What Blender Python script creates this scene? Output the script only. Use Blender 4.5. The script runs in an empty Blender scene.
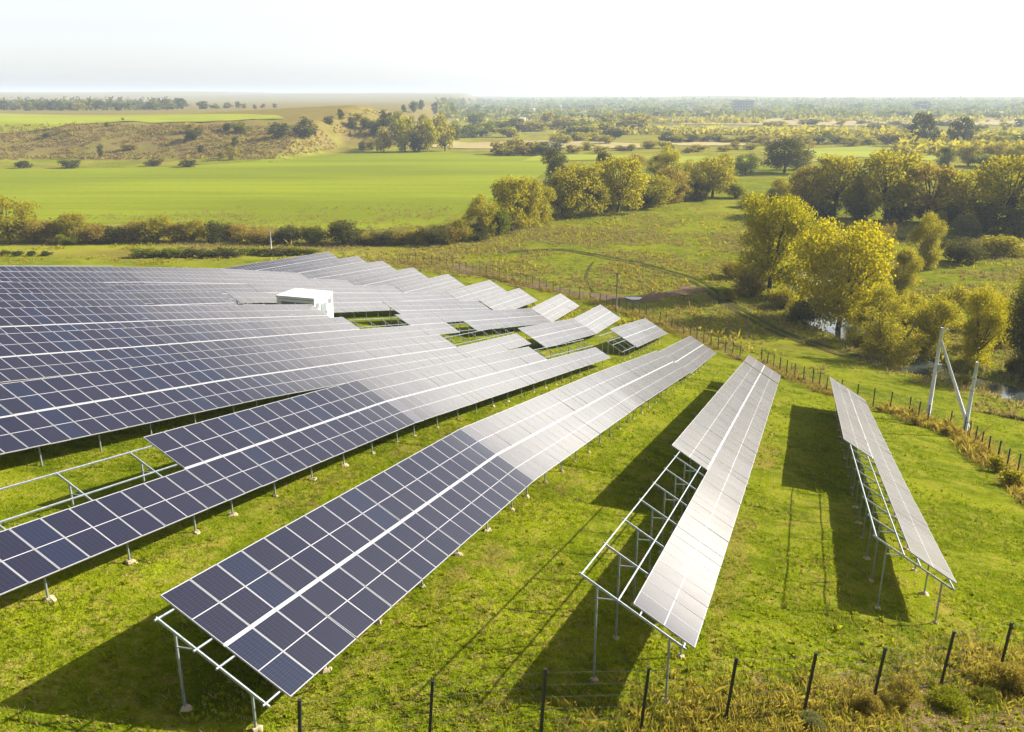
import bpy, math, random
import numpy as np
from mathutils import Vector, Matrix
random.seed(7); rng = np.random.default_rng(11)
R = math.radians
S = bpy.context.scene
COL = S.collection

# ------------------------------------------------------------------ camera
CZ = 38.0                                   # camera height over the valley floor
FPX, W, H = 853.0, 1024, 732
PITCH = math.atan(269 / FPX)
cam_d = bpy.data.cameras.new('Camera'); cam = bpy.data.objects.new('Camera', cam_d); COL.objects.link(cam)
cam.location = (0, 0, CZ); cam.rotation_euler = (math.pi/2 - PITCH, 0, 0)
cam_d.sensor_fit = 'HORIZONTAL'; cam_d.sensor_width = 36; cam_d.lens = 36 * FPX / W
cam_d.clip_start = 0.5; cam_d.clip_end = 30000
S.camera = cam

# ------------------------------------------------------------------ light
SUN_AZ, SUN_EL = R(68), R(28)
w = bpy.data.worlds.new('World'); S.world = w; w.use_nodes = True
nt = w.node_tree; nt.nodes.clear()
sky = nt.nodes.new('ShaderNodeTexSky'); sky.sky_type = 'NISHITA'; sky.sun_disc = False
sky.sun_elevation = SUN_EL; sky.sun_rotation = SUN_AZ
sky.air_density = 0.8; sky.dust_density = 1.6; sky.ozone_density = 0.0; sky.altitude = 200
bg = nt.nodes.new('ShaderNodeBackground'); bg.inputs[1].default_value = 0.085
wo = nt.nodes.new('ShaderNodeOutputWorld')
hs = nt.nodes.new('ShaderNodeHueSaturation'); hs.inputs['Saturation'].default_value = .25     # thin milky overcast
nt.links.new(sky.outputs[0], hs.inputs['Color']); nt.links.new(hs.outputs[0], bg.inputs[0]); nt.links.new(bg.outputs[0], wo.inputs[0])
sl = bpy.data.lights.new('Sun', 'SUN'); sl.energy = 5.0; sl.angle = R(0.6); sl.color = (1, 0.93, 0.80)
sun = bpy.data.objects.new('Sun', sl); COL.objects.link(sun)
SV = Vector((math.sin(SUN_AZ)*math.cos(SUN_EL), math.cos(SUN_AZ)*math.cos(SUN_EL), math.sin(SUN_EL)))
sun.rotation_euler = SV.to_track_quat('Z', 'Y').to_euler(); sun.location = (200, 100, 300)
S.view_settings.view_transform = 'Standard'; S.view_settings.look = 'None'
S.view_settings.exposure = 1.45; S.view_settings.gamma = 1
S.render.engine = 'CYCLES'
S.cycles.max_bounces = 6; S.cycles.diffuse_bounces = 2; S.cycles.glossy_bounces = 2
S.cycles.transmission_bounces = 3; S.cycles.transparent_max_bounces = 6; S.cycles.volume_bounces = 0
S.cycles.use_denoising = True
HAZE = 0.00014

# ------------------------------------------------------------------ row axes
AL, BE = R(19.5), R(29.96)
D2 = np.array([math.sin(AL), math.cos(AL)])       # along a row, downhill
N2 = np.array([math.cos(AL), -math.sin(AL)])      # across the rows, towards the sun
MOD = 2.1; GAP = 0.07; LS = 2*MOD + GAP; PITCHM = 1.105
ROW = dict(A=-14.9, B=-24., C=-33.5, D=-43.2, E=-50.7, F=-59.5, G=-68.5, H=-77.5, I=-86.5, J=-95.5, K=-104.5, T=-5.7, U=3.1)

# ------------------------------------------------------------------ terrain
SK = np.array([-80, -30, 0, 15, 25, 35, 50, 70, 90, 110, 125, 140, 155, 170, 200.])
OK_ = np.array([-104.5, -86.5, -77.5, -68.5, -59.5, -50.7, -43.2, -33.5, -24, -14.9, -5.7, 3.1, 15, 40, 80])
ZK = np.array([   # height of the tables' upper edge over the row, camera-relative; ground lies CL below
 [-3,-5,-6.5,-8.5,-10.0,-11.5,-13.5,-17.0,-20.8,-26.0,-29.5,-31.7,-33.2,-33.8,-35.0],
 [-3,-5,-6.5,-8.5,-10.2,-12.0,-14.3,-18.1,-21.9,-25.9,-29.2,-31.8,-33.1,-34.0,-35.0],
 [-3,-5,-6.5,-8.6,-10.4,-12.1,-14.5,-18.3,-22.4,-26.4,-29.8,-32.1,-33.4,-34.2,-35.0],
 [-3,-5,-6.2,-8.6,-10.4,-12.1,-14.6,-18.7,-22.9,-26.8,-30.2,-32.4,-33.9,-34.5,-35.0],
 [-3,-5,-6.2,-8.6,-10.4,-12.0,-15.0,-19.2,-23.4,-27.8,-30.6,-32.8,-34.4,-34.8,-35.0],
 [-3,-5,-6.0,-8.6,-10.4,-12.1,-15.4,-19.8,-23.9,-28.2,-31.5,-33.2,-34.2,-34.8,-35.0],
 [-3,-5,-6.0,-8.8,-10.9,-13.0,-16.1,-20.4,-24.6,-28.9,-32.2,-34.2,-35.0,-35.2,-35.2],
 [-3,-5,-7.2,-10.0,-11.9,-13.9,-16.9,-21.2,-25.2,-30.0,-32.6,-34.1,-35.0,-35.2,-35.4],
 [-3,-6,-8.5,-11.1,-12.8,-14.5,-17.4,-21.7,-25.8,-30.1,-33.0,-34.3,-35.0,-35.3,-35.5],
 [-4,-7,-9.9,-12.2,-13.65,-15.1,-18.1,-22.4,-26.5,-30.6,-33.0,-34.6,-35.2,-35.5,-35.5],
 [-4,-7,-9.5,-11.8,-13.6,-15.6,-18.9,-22.8,-26.9,-30.9,-33.3,-34.9,-35.5,-36.0,-35.6],
 [-4,-7,-10.0,-12.8,-14.6,-16.6,-19.8,-23.9,-28.0,-31.5,-33.6,-35.0,-36.0,-37.0,-35.6],
 [-5,-8,-11.0,-13.9,-15.8,-17.8,-21.0,-25.0,-28.8,-32.2,-34.2,-35.4,-36.5,-36.2,-35.6],
 [-6,-10,-13.5,-16.5,-18.5,-20.5,-23.5,-27.5,-31.0,-34.0,-35.5,-36.6,-36.2,-35.8,-35.6],
 [-8,-12,-16.5,-20.0,-22.0,-24.0,-27.0,-30.5,-33.5,-35.5,-36.0,-36.0,-35.8,-35.6,-35.6]])
CL = np.array([3.05,3.05,3.05,3.05,3.05,3.05,3.05,3.0,3.0,2.95,3.55,3.45,3.4,3.4,3.4])
GK = ZK - CL[:, None] + CZ

def _bil(s, o):
    s = np.clip(s, SK[0], SK[-1]); o = np.clip(o, OK_[0], OK_[-1])
    i = np.clip(np.searchsorted(SK, s) - 1, 0, len(SK)-2); j = np.clip(np.searchsorted(OK_, o) - 1, 0, len(OK_)-2)
    a = (s-SK[i])/(SK[i+1]-SK[i]); b = (o-OK_[j])/(OK_[j+1]-OK_[j])
    return (GK[j,i]*(1-a)+GK[j,i+1]*a)*(1-b) + (GK[j+1,i]*(1-a)+GK[j+1,i+1]*a)*b

def _h(ix, iy, seed):
    n = (ix*374761393 + iy*668265263 + seed*1274126177) & 0xffffffff
    n = ((n ^ (n >> 13)) * 1274126177) & 0xffffffff
    return ((n ^ (n >> 16)) & 0xffff) / 65535.0
def vnoise(x, y, seed=0):
    ix = np.floor(x).astype(np.int64); iy = np.floor(y).astype(np.int64)
    fx = x-ix; fy = y-iy; fx = fx*fx*(3-2*fx); fy = fy*fy*(3-2*fy)
    return (_h(ix,iy,seed)*(1-fx)+_h(ix+1,iy,seed)*fx)*(1-fy) + (_h(ix,iy+1,seed)*(1-fx)+_h(ix+1,iy+1,seed)*fx)*fy
def fbm(x, y, seed=0, oct=4):
    t = 0; a = .5
    for k in range(oct):
        t = t + a*vnoise(x*2**k+17.3*k, y*2**k-9.1*k, seed+k); a *= .5
    return t/(1-.5**oct)
def sst(e0, e1, x):
    t = np.clip((x-e0)/(e1-e0), 0, 1); return t*t*(3-2*t)

RIVER = None
def seg_dist(x, y, P):
    d = np.full(np.shape(x), 1e9)
    for (x0,y0),(x1,y1) in zip(P[:-1], P[1:]):
        vx, vy = x1-x0, y1-y0
        t = np.clip(((x-x0)*vx+(y-y0)*vy)/(vx*vx+vy*vy), 0, 1)
        d = np.minimum(d, np.hypot(x-x0-t*vx, y-y0-t*vy))
    return d

def ground(x, y, river=True):
    x = np.asarray(x, float); y = np.asarray(y, float)
    s = x*D2[0]+y*D2[1]; o = x*N2[0]+y*N2[1]
    z = 0
    for ds, ws in ((-4,.25),(0,.5),(4,.25)):
        for do, wo_ in ((-4,.25),(0,.5),(4,.25)):
            z = z + ws*wo_*_bil(s+ds, o+do)
    r = np.hypot(x, y)
    z = z + (fbm(x/2.2, y/2.2, 3, 3)-.5)*.16*(1-sst(200, 300, r)) + (fbm(x/14, y/14, 9, 2)-.5)*.5*sst(120,170,s)*(1-sst(300, 420, r))
    # plateau and its scarp, far left
    yb = np.interp(x, [-900,-300,-148,-129,-54,0], [470,512,525,622,660,700])
    edge = sst(-48 - np.maximum(y-700,0)*.035, -150 - np.maximum(y-700,0)*.035, x + (fbm(x/60,y/60,31,3)-.5)*60)
    rise = sst(0, 150, y-yb+(fbm(x/45, y/45, 21, 4)-.5)*36)
    pl = 19.5*rise*edge + 4*edge*sst(900,2600,y)
    pl = pl + 12*np.exp(-((x+100)/np.where(x<-100,190,55))**2-((y-860)/130)**2)*edge**.5
    pl = pl + rise*edge*(1-sst(160,260,y-yb))*(fbm(x/22,y/22,5,4)-.5)*3.5
    z = z + pl
    # rolling country at the horizon
    z = z + sst(2600,6200,r)*(62 + 30*(fbm(x/900+3, y/900, 41, 3)-.5)) * (0.55+.45*sst(2500,-2500,x)*0+.2*(fbm(x/500,3+0*x,44,2)))
    z = z - sst(420, 900, y)*(1-edge)*0.8
    if river and RIVER is not None:
        near = (r < 420)
        dr = np.where(near, seg_dist(x, y, RIVER), 99)
        z = z - 2.6*(1-sst(3.0, 7.0, dr))
    return z

def ray(px, py):
    u = (px-512)/FPX; v = (366-py)/FPX
    return np.array([u, math.cos(PITCH)+v*math.sin(PITCH), -math.sin(PITCH)+v*math.cos(PITCH)])
TT = np.geomspace(8, 7000, 1500)
def at(px, py, river=False):
    """The point of the ground seen at a place of the picture, with its depth."""
    r = ray(px, py); P = r[None]*TT[:,None]
    f = P[:,2]+CZ - ground(P[:,0], P[:,1], river)
    k = np.argmax(f < 0)
    if f[k] >= 0: k = len(TT)-1
    a, b = TT[max(k-1,0)], TT[k]
    for _ in range(24):
        m = .5*(a+b); q = r*m
        if q[2]+CZ - float(ground(q[0], q[1], river)) < 0: b = m
        else: a = m
    q = r*b
    return np.array([q[0], q[1], float(ground(q[0], q[1]))]), b   # b = depth: px per metre is FPX/b

RIVER = [tuple(at(px, py)[0][:2]) for px, py in ((1130,425),(1012,388),(938,370),(872,338),(828,318),(808,298),(815,268),(850,240),(920,233),(1010,240),(1120,248))]

# ------------------------------------------------------------------ helpers
def mesh_np(name, v, f, mats=(), mi=None, smooth=False, uv=None):
    v = np.asarray(v, np.float32); f = np.asarray(f, np.int32)
    me = bpy.data.meshes.new(name); k = f.shape[1]
    me.vertices.add(len(v)); me.vertices.foreach_set('co', v.ravel())
    me.loops.add(f.size); me.loops.foreach_set('vertex_index', f.ravel())
    me.polygons.add(len(f)); me.polygons.foreach_set('loop_start', np.arange(0, f.size, k, dtype=np.int32))
    me.polygons.foreach_set('loop_total', np.full(len(f), k, np.int32))
    if mi is not None: me.polygons.foreach_set('material_index', np.asarray(mi, np.int32))
    me.polygons.foreach_set('use_smooth', np.full(len(f), bool(smooth)))
    if uv is not None:
        l = me.uv_layers.new(name='UVMap'); l.data.foreach_set('uv', np.asarray(uv, np.float32).ravel())
    for m in mats: me.materials.append(m)
    me.update(calc_edges=True); me.validate()
    return me
class MB:
    """Collects boxes and bars into one mesh."""
    def __init__(s): s.v = []; s.f = []; s.m = []
    def hexa(s, p, m=0):
        b = len(s.v); s.v += [tuple(q) for q in p]
        for q in ((0,3,2,1),(4,5,6,7),(0,1,5,4),(1,2,6,5),(2,3,7,6),(3,0,4,7)): s.f.append([b+i for i in q]); s.m.append(m)
    def box(s, c, h, ax=None, m=0):
        c = np.asarray(c, float); ax = np.eye(3) if ax is None else np.asarray(ax, float)
        s.hexa([c+ax[0]*h[0]*i+ax[1]*h[1]*j+ax[2]*h[2]*k for k in (-1,1) for i,j in ((-1,-1),(1,-1),(1,1),(-1,1))], m)
    def bar(s, a, b, w, h=None, up=(0,0,1), m=0):
        a = np.asarray(a, float); b = np.asarray(b, float); d = b-a; L = np.linalg.norm(d); d = d/L
        up = np.asarray(up, float); x = np.cross(up, d)
        if np.linalg.norm(x) < 1e-3: x = np.cross((1,0,0), d)
        x /= np.linalg.norm(x); y = np.cross(d, x)
        s.box((a+b)/2, (w/2, (h or w)/2, L/2), (x, y, d), m)
    def tube(s, pts, rad, n=8, m=0):
        pts = [np.asarray(p, float) for p in pts]; rings = []
        for i, p in enumerate(pts):
            d = pts[min(i+1,len(pts)-1)]-pts[max(i-1,0)]; d = d/np.linalg.norm(d)
            x = np.cross(d, (0,0,1)) if abs(d[2]) < .9 else np.cross(d, (1,0,0)); x /= np.linalg.norm(x); y = np.cross(d, x)
            r = rad[i] if hasattr(rad, '__len__') else rad
            rings.append(len(s.v)); s.v += [tuple(p+r*(math.cos(2*math.pi*k/n)*x+math.sin(2*math.pi*k/n)*y)) for k in range(n)]
        for a, b in zip(rings[:-1], rings[1:]):
            for k in range(n): s.f.append([a+k, a+(k+1)%n, b+(k+1)%n, b+k]); s.m.append(m)
        for base, rev in ((rings[0], 1), (rings[-1], 0)):
            for k in range(1, n-2, 2):
                q = [base, base+k, base+k+1, base+k+2]; s.f.append(q[::-1] if not rev else q); s.m.append(m)
    def mesh(s, name, mats, smooth=False): return mesh_np(name, s.v, s.f, mats, s.m, smooth)
def link(name, data, parent=None, loc=(0,0,0)):
    o = bpy.data.objects.new(name, data); COL.objects.link(o); o.location = loc
    if parent is not None: o.parent = parent
    return o
def tag(o, label=None, cat=None, group=None, kind=None):
    for k, v in (('label', label), ('category', cat), ('group', group), ('kind', kind)):
        if v: o[k] = v
    return o
def empty(name, loc, label, cat, group=None):
    o = link(name, None, None, loc); o.empty_display_size = .3
    return tag(o, label, cat, group)
ORD = 'first second third fourth fifth sixth seventh eighth ninth tenth eleventh twelfth thirteenth fourteenth fifteenth sixteenth seventeenth eighteenth nineteenth twentieth'.split()
def nth(i): return ORD[i] if i < 20 else f'{i+1}th'

# ------------------------------------------------------------------ materials
class NT:
    def __init__(s, name):
        s.m = bpy.data.materials.new(name); s.m.use_nodes = True; s.t = s.m.node_tree; s.t.nodes.clear()
        s.out = s.n('OutputMaterial')
    def n(s, t, **k):
        o = s.t.nodes.new('ShaderNode'+t)
        for a, b in k.items(): setattr(o, a, b)
        return o
    def l(s, a, b): s.t.links.new(a, b)
    def put(s, sock, v):
        if hasattr(v, 'links'): s.l(v, sock)
        else: sock.default_value = v
    def math(s, op, a, b=0, clamp=False):
        o = s.n('Math', operation=op, use_clamp=clamp); s.put(o.inputs[0], a); s.put(o.inputs[1], b); return o.outputs[0]
    def noise(s, vec, scale, detail=3, rough=.5, dist=0):
        o = s.n('TexNoise'); s.put(o.inputs['Vector'], vec); o.inputs['Scale'].default_value = scale
        o.inputs['Detail'].default_value = detail; o.inputs['Roughness'].default_value = rough; o.inputs['Distortion'].default_value = dist
        return o.outputs['Fac']
    def map(s, v, a, b, c=0., d=1.):
        o = s.n('MapRange'); s.put(o.inputs[0], v)
        for i, x in enumerate((a,b,c,d)): s.put(o.inputs[i+1], x)
        return o.outputs[0]
    def mix(s, f, a, b, blend='MIX'):
        o = s.n('Mix', data_type='RGBA', blend_type=blend); s.put(o.inputs[0], f)
        for i, x in ((6,a),(7,b)):
            if not hasattr(x, 'links') and len(x) == 3: x = (*x, 1)
            s.put(o.inputs[i], x)
        return o.outputs[2]
    def vmul(s, v, f):
        o = s.n('VectorMath', operation='MULTIPLY'); s.put(o.inputs[0], v); o.inputs[1].default_value = f; return o.outputs[0]
    def bsdf(s, col, rough=.8, metal=0., spec=.5, bump=None, bdist=.05, bstr=.6):
        b = s.n('BsdfPrincipled')
        if not hasattr(col, 'links') and len(col) == 3: col = (*col, 1)
        s.put(b.inputs['Base Color'], col); s.put(b.inputs['Roughness'], rough); s.put(b.inputs['Metallic'], metal)
        s.put(b.inputs['Specular IOR Level'], spec)
        if bump is not None:
            n = s.n('Bump'); n.inputs['Distance'].default_value = bdist; n.inputs['Strength'].default_value = bstr; s.l(bump, n.inputs['Height'])
            s.l(n.outputs[0], b.inputs['Normal'])
        return b.outputs[0]
    def done(s, sh): s.l(sh, s.out.inputs['Surface']); return s.m
    def pos(s): return s.n('NewGeometry').outputs['Position']
    def obj(s): return s.n('TexCoord').outputs['Object']
    def rand(s): return s.n('ObjectInfo').outputs['Random']

def simple(name, col, rough=.6, metal=0., var=.25, scale=3., spec=.5):
    m = NT(name); n = m.noise(m.obj(), scale, 4, .6)
    c = m.mix(m.map(n,.3,.7), tuple(x*(1-var) for x in col), tuple(min(1,x*(1+var*.6)) for x in col))
    return m.done(m.bsdf(c, m.map(n,.2,.8,rough-.1,rough+.1), metal, spec, n, .01, .2))
M = {}
M['steel'] = simple('galvanised_steel', (.29,.33,.36), .45, .55, .2, 8)
M['alu'] = simple('aluminium_frame', (.31,.31,.33), .42, .2, .08, 6)
M['post'] = simple('dark_painted_steel', (.018,.022,.02), .5, .2, .3, 6)
M['wire'] = simple('fence_wire', (.09,.10,.09), .5, .5, .2, 6)
M['concrete'] = simple('pole_concrete', (.50,.52,.55), .85, 0, .18, 2.5)
M['kiosk'] = simple('white_painted_panel', (.60,.60,.57), .5, 0, .06, 1.2)
M['kioskgrey'] = simple('grey_louvre', (.16,.18,.20), .6, 0, .15, 3)
M['soil'] = simple('footing_soil', (.36,.29,.17), .95, 0, .3, 5)
M['wood'] = simple('weathered_wood', (.13,.11,.09), .9, 0, .3, 5)
M['bark'] = simple('tree_bark', (.055,.045,.034), .95, 0, .35, 4)
M['porcelain'] = simple('insulator', (.22,.12,.07), .25, 0, .1, 5)
M['wall'] = simple('house_plaster', (.62,.58,.52), .85, 0, .12, .3)
M['tower'] = simple('tower_panel', (.50,.50,.50), .85, 0, .08, .1)
M['roof'] = simple('roof_sheet', (.26,.15,.12), .8, 0, .25, .3)
M['glass'] = simple('window_dark', (.04,.05,.06), .2, 0, .2, 1)
M['stone'] = simple('pale_stone', (.42,.37,.28), .9, 0, .25, 4)

def panel_mat():
    m = NT('solar_laminate')
    uv = m.n('TexCoord').outputs['UV']; sp = m.n('SeparateXYZ'); m.l(uv, sp.inputs[0]); u, v = sp.outputs[0], sp.outputs[1]
    def near(x, count, wdt):   # 1 near multiples of 1/count
        a = m.math('FRACT', m.math('ADD', m.math('MULTIPLY', x, count), .5)); a = m.math('ABSOLUTE', m.math('SUBTRACT', a, .5))
        return m.math('LESS_THAN', a, wdt)
    grid = m.math('MAXIMUM', near(u, 6, .018), near(v, 24, .03))
    bus = near(u, 54, .08)
    mid = m.math('LESS_THAN', m.math('ABSOLUTE', m.math('SUBTRACT', v, .5)), .0072)
    eu = m.math('GREATER_THAN', m.math('ABSOLUTE', m.math('SUBTRACT', u, .5)), .493); ev = m.math('GREATER_THAN', m.math('ABSOLUTE', m.math('SUBTRACT', v, .5)), .496)
    white = m.math('MAXIMUM', mid, m.math('MAXIMUM', eu, ev))
    r = m.rand()
    cell = m.mix(r, (.004,.005,.018), (.0055,.006,.019))
    cell = m.mix(m.math('GREATER_THAN', r, .86), cell, (.004,.0075,.025))
    cell = m.mix(m.math('MULTIPLY', bus, .10), cell, (.15,.15,.18))
    cell = m.mix(m.math('MULTIPLY', grid, .20), cell, (.22,.22,.26))
    col = m.mix(white, cell, (.30,.30,.33))
    dust = m.noise(m.obj(), 1.3, 4, .6)
    b = m.bsdf(col, m.map(r, 0, 1, .27, .33), 0, .22)
    b.node.inputs['Coat Weight'].default_value = .22; b.node.inputs['Coat Roughness'].default_value = .10
    dif = m.n('BsdfGlossy'); dif.inputs['Color'].default_value = (.95,.92,.86,1); dif.inputs['Roughness'].default_value = .60
    lw = m.n('LayerWeight'); lw.inputs[0].default_value = .5
    ms = m.n('MixShader')
    def ss(x, a, b, c, d):
        q = m.n('MapRange', interpolation_type='SMOOTHSTEP'); m.l(x, q.inputs[0])
        for i, z in enumerate((a,b,c,d)): q.inputs[i+1].default_value = z
        return q.outputs[0]
    fc = lw.outputs['Facing']     # dust film: scatters forward more the flatter one looks along it
    f = m.math('MULTIPLY', m.math('MULTIPLY', ss(fc,.57,.74,0,1), ss(fc,.62,.84,1,.31)), m.map(dust, .2, .8, .17, .225))
    m.l(f, ms.inputs[0]); m.l(b, ms.inputs[1]); m.l(dif.outputs[0], ms.inputs[2])
    return m.done(ms.outputs[0])
M['panel'] = panel_mat()

def ground_mat():
    m = NT('grassland'); p = m.pos()
    at_ = m.n('Attribute', attribute_name='cover'); sp = m.n('SeparateColor'); m.l(at_.outputs['Color'], sp.inputs[0])
    dry, field, bare = sp.outputs[0], sp.outputs[1], sp.outputs[2]
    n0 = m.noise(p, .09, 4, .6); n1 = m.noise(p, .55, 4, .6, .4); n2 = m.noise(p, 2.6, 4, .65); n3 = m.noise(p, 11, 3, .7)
    nf = m.noise(m.vmul(p, (.25,1,1)), .02, 3, .55)
    g = m.mix(m.map(n1,.34,.66), (.076,.112,.002), (.235,.284,.003))
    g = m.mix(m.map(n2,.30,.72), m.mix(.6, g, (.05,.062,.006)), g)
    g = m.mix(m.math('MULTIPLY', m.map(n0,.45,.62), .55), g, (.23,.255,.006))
    k = m.math('MULTIPLY', m.map(m.math('ADD', n2, m.math('MULTIPLY', n1, .7)), .83, 1.02), .62)
    g = m.mix(k, g, (.23,.165,.05))
    d = m.mix(m.map(n2,.3,.7), (.20,.165,.022), (.36,.285,.06))
    d = m.mix(m.map(n1,.40,.58), d, (.20,.25,.005))
    thr = m.math('ADD', n1, m.math('MULTIPLY', n2, .5))
    nb = m.noise(p, .035, 5, .65); d = m.mix(m.map(nb,.42,.58), d, m.mix(.65, d, (.15,.10,.035)))
    kd = m.map(m.math('ADD', m.math('MULTIPLY', dry, 1.5), m.math('SUBTRACT', thr, .75)), .45, .95)
    c = m.mix(kd, g, d)
    hb = m.mix(m.map(nb,.35,.65), m.mix(m.map(n0,.4,.6), (.15,.115,.035), (.20,.17,.04)), m.mix(m.map(n1,.3,.7), (.165,.115,.04), (.26,.185,.068)))
    c = m.mix(m.math('MULTIPLY', field, .9), c, hb)
    mud = m.mix(m.map(n2,.3,.7), (.10,.065,.035), (.26,.18,.095))
    c = m.mix(m.map(m.math('ADD', m.math('MULTIPLY', bare, 1.4), m.math('SUBTRACT', n2, .6)), .35, .75), c, mud)
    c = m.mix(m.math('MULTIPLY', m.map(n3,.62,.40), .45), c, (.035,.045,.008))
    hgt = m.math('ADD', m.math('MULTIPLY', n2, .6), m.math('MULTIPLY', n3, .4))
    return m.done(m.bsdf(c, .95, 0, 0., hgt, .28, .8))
M['ground'] = ground_mat()

def field_mat(name, a, b, sc=.018):
    m = NT(name); p = m.pos()
    nf = m.noise(m.vmul(p, (.22,1,1)), sc, 4, .6, .3); n1 = m.noise(p, .35, 4, .7); st = m.noise(m.vmul(p,(.02,.9,1)), .35, 2, .5); tl = m.n('TexWave', wave_type='BANDS', bands_direction='Y'); m.l(p, tl.inputs['Vector']); tl.inputs['Scale'].default_value = .018; tl.inputs['Distortion'].default_value = .6; tl.inputs['Detail Scale'].default_value = .02
    c = m.mix(m.map(nf,.38,.62), a, b); c = m.mix(m.math('MULTIPLY', m.map(n1,.35,.7), .3), c, tuple(x*.6 for x in a))
    c = m.mix(m.math('MULTIPLY', m.map(st,.55,.75), .30), c, tuple(x*.7 for x in a))
    c = m.mix(m.math('MULTIPLY', m.map(tl.outputs['Fac'],.90,1.), .35), c, tuple(x*.75 for x in a))
    return m.done(m.bsdf(c, .95, 0, .05, n1, .3, .5))
M['field'] = field_mat('young_crop', (.132,.160,.002), (.192,.226,.003))
M['pale'] = field_mat('stubble', (.26,.21,.09), (.36,.29,.13))
M['lime'] = field_mat('far_crop', (.20,.225,.012), (.25,.27,.02))
M['olivef'] = field_mat('far_meadow', (.17,.16,.045), (.24,.21,.07))

def water_mat():
    m = NT('river_water'); n = m.noise(m.vmul(m.pos(),(1,1,1)), .8, 3, .5)
    return m.done(m.bsdf((.05,.06,.05), .06, 0, .8, n, .03, .3))
M['water'] = water_mat()
def track_mat():
    m = NT('wet_track'); p = m.pos(); n = m.noise(p, 1.1, 5, .7)
    return m.done(m.bsdf(m.mix(m.map(n,.35,.65), (.030,.040,.008), (.085,.068,.025)), .95, 0, 0., n, .1, .7))
M['track'] = track_mat()
def mud_mat():
    m = NT('mud_road'); p = m.pos(); n = m.noise(p, .9, 5, .7)
    return m.done(m.bsdf(m.mix(m.map(n,.35,.65), (.085,.058,.036), (.17,.12,.075)), .9, 0, .0, n, .1, .7))
M['mud'] = mud_mat()

def leaf_mat(name, a, b, c=None, tr=.35):
    m = NT(name); r = m.rand(); p = m.obj()
    n = m.noise(m.pos(), .9, 2, .5)
    col = m.mix(m.map(n,.35,.65), a, b)
    col = m.mix(m.math('MULTIPLY', r, .55), col, c or a)
    d = m.n('BsdfDiffuse'); t = m.n('BsdfTranslucent'); ms = m.n('MixShader'); ms.inputs[0].default_value = tr
    m.l(col, d.inputs[0]); m.l(m.mix(.5, col, m.mix(1, col, (1.3,1.25,.55), 'MULTIPLY')), t.inputs[0])
    m.l(d.outputs[0], ms.inputs[1]); m.l(t.outputs[0], ms.inputs[2])
    return m.done(ms.outputs[0])
LEAF = {
 'yellow': leaf_mat('yellow_leaves', (.28,.255,.008), (.40,.345,.012), (.22,.22,.010), .55),
 'gold': leaf_mat('golden_leaves', (.255,.235,.016), (.34,.29,.022), (.22,.215,.016), .55),
 'olive': leaf_mat('olive_leaves', (.225,.205,.018), (.33,.29,.03), (.27,.235,.026), .55),
 'brown': leaf_mat('brown_leaves', (.23,.18,.035), (.32,.245,.05), (.21,.185,.03), .5),
 'green': leaf_mat('green_leaves', (.10,.125,.012), (.15,.17,.018), (.14,.14,.016), .5),
 'dark': leaf_mat('dark_leaves', (.065,.072,.018), (.10,.10,.024), (.085,.08,.02), .4),
 'silver': leaf_mat('silver_leaves', (.14,.155,.055), (.20,.20,.08), (.17,.17,.06), .55),
 'lime': leaf_mat('lime_leaves', (.18,.21,.012), (.26,.27,.016), (.2,.2,.015), .55),
 'grass': leaf_mat('grass_blades', (.082,.125,.003), (.24,.295,.005), (.185,.23,.005), .4),
 'brownscrub': leaf_mat('dry_scrub_leaves', (.19,.135,.05), (.29,.205,.075), (.16,.13,.04), .2),
 'straw': leaf_mat('straw_blades', (.21,.165,.06), (.34,.27,.11), (.20,.19,.04), .35),
}

# ------------------------------------------------------------------ the ground sheet
def cover(x, y, z):
    """Kinds of ground cover: R dry meadow, G crop, B bare soil."""
    s = x*D2[0]+y*D2[1]; o = x*N2[0]+y*N2[1]; r = np.hypot(x, y)
    fence_s = np.interp(o, [-230,-150,-110,-60,-24,-5,3,20], [135,152,172,165,146,112,104,96])
    out = sst(0, 8, s-fence_s)*sst(60,90,s)
    dry = .10 + 0*x
    big = fbm(x/38, y/38, 61, 3)
    dry = dry*(1-out) + out*(.02+.55*sst(.40,.68,big))
    # rough dry strip just past the fence, lusher towards the middle of the meadow
    lush = np.exp(-((x-30)/45)**2-((y-215)/60)**2)
    dry = dry - .35*out*lush + .5*out*sst(10,-40,x)+.3*out*sst(-60,-110,x)
    # weedy dry edge along the near fence
    dry = dry + .5*sst(26, 18, s)*sst(-6, 4, o)
    hill = sst(440, 520, y)*sst(-20, -80, x)
    dry = np.where(hill > .1, .62+.6*(fbm(x/26,y/26,91,4)-.5)*2, dry)
    for nm in 'ABCUT':                      # drip line under the lower edge of a row
        oo = o-ROW[nm]-LS*math.cos(BE)-.2+(fbm(x/1.5, y/1.5, 77, 2)-.5)*1.2
        dry = dry + .55*np.exp(-(oo/.55)**2)*sst(8,14,s)*(1-sst(92,110,s))*sst(.38,.55,fbm(x/3,y/3,78,2))
    dry = dry + .5*np.exp(-((s-96)/9)**2-((o+27)/3.5)**2) + .4*np.exp(-((s-60)/6)**2-((o+2)/2)**2)
    w1 = np.exp(-(seg_dist(x, y, FENCE_FAR)/1.5)**2); w2 = np.exp(-(seg_dist(x, y, FENCE_NEAR)/2.2)**2)
    dry = dry + .55*w1 + .6*w2*sst(-4, 6, o)
    far = sst(420, 600, r)
    dry = np.where(hill < .1, np.maximum(dry, far*.72), dry)
    bare = np.zeros_like(x)
    rd = seg_dist(x, y, DIRT); bare = np.maximum(bare, 1-sst(.8, 2.0, rd*.42 + (fbm(x/.8,y/.8,71,3)-.5)*1.5))
    return np.stack([np.clip(dry,0,1), np.clip(hill*sst(1.0,3.0,z),0,1), np.clip(bare,0,1), 0*x+1], -1)
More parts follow.
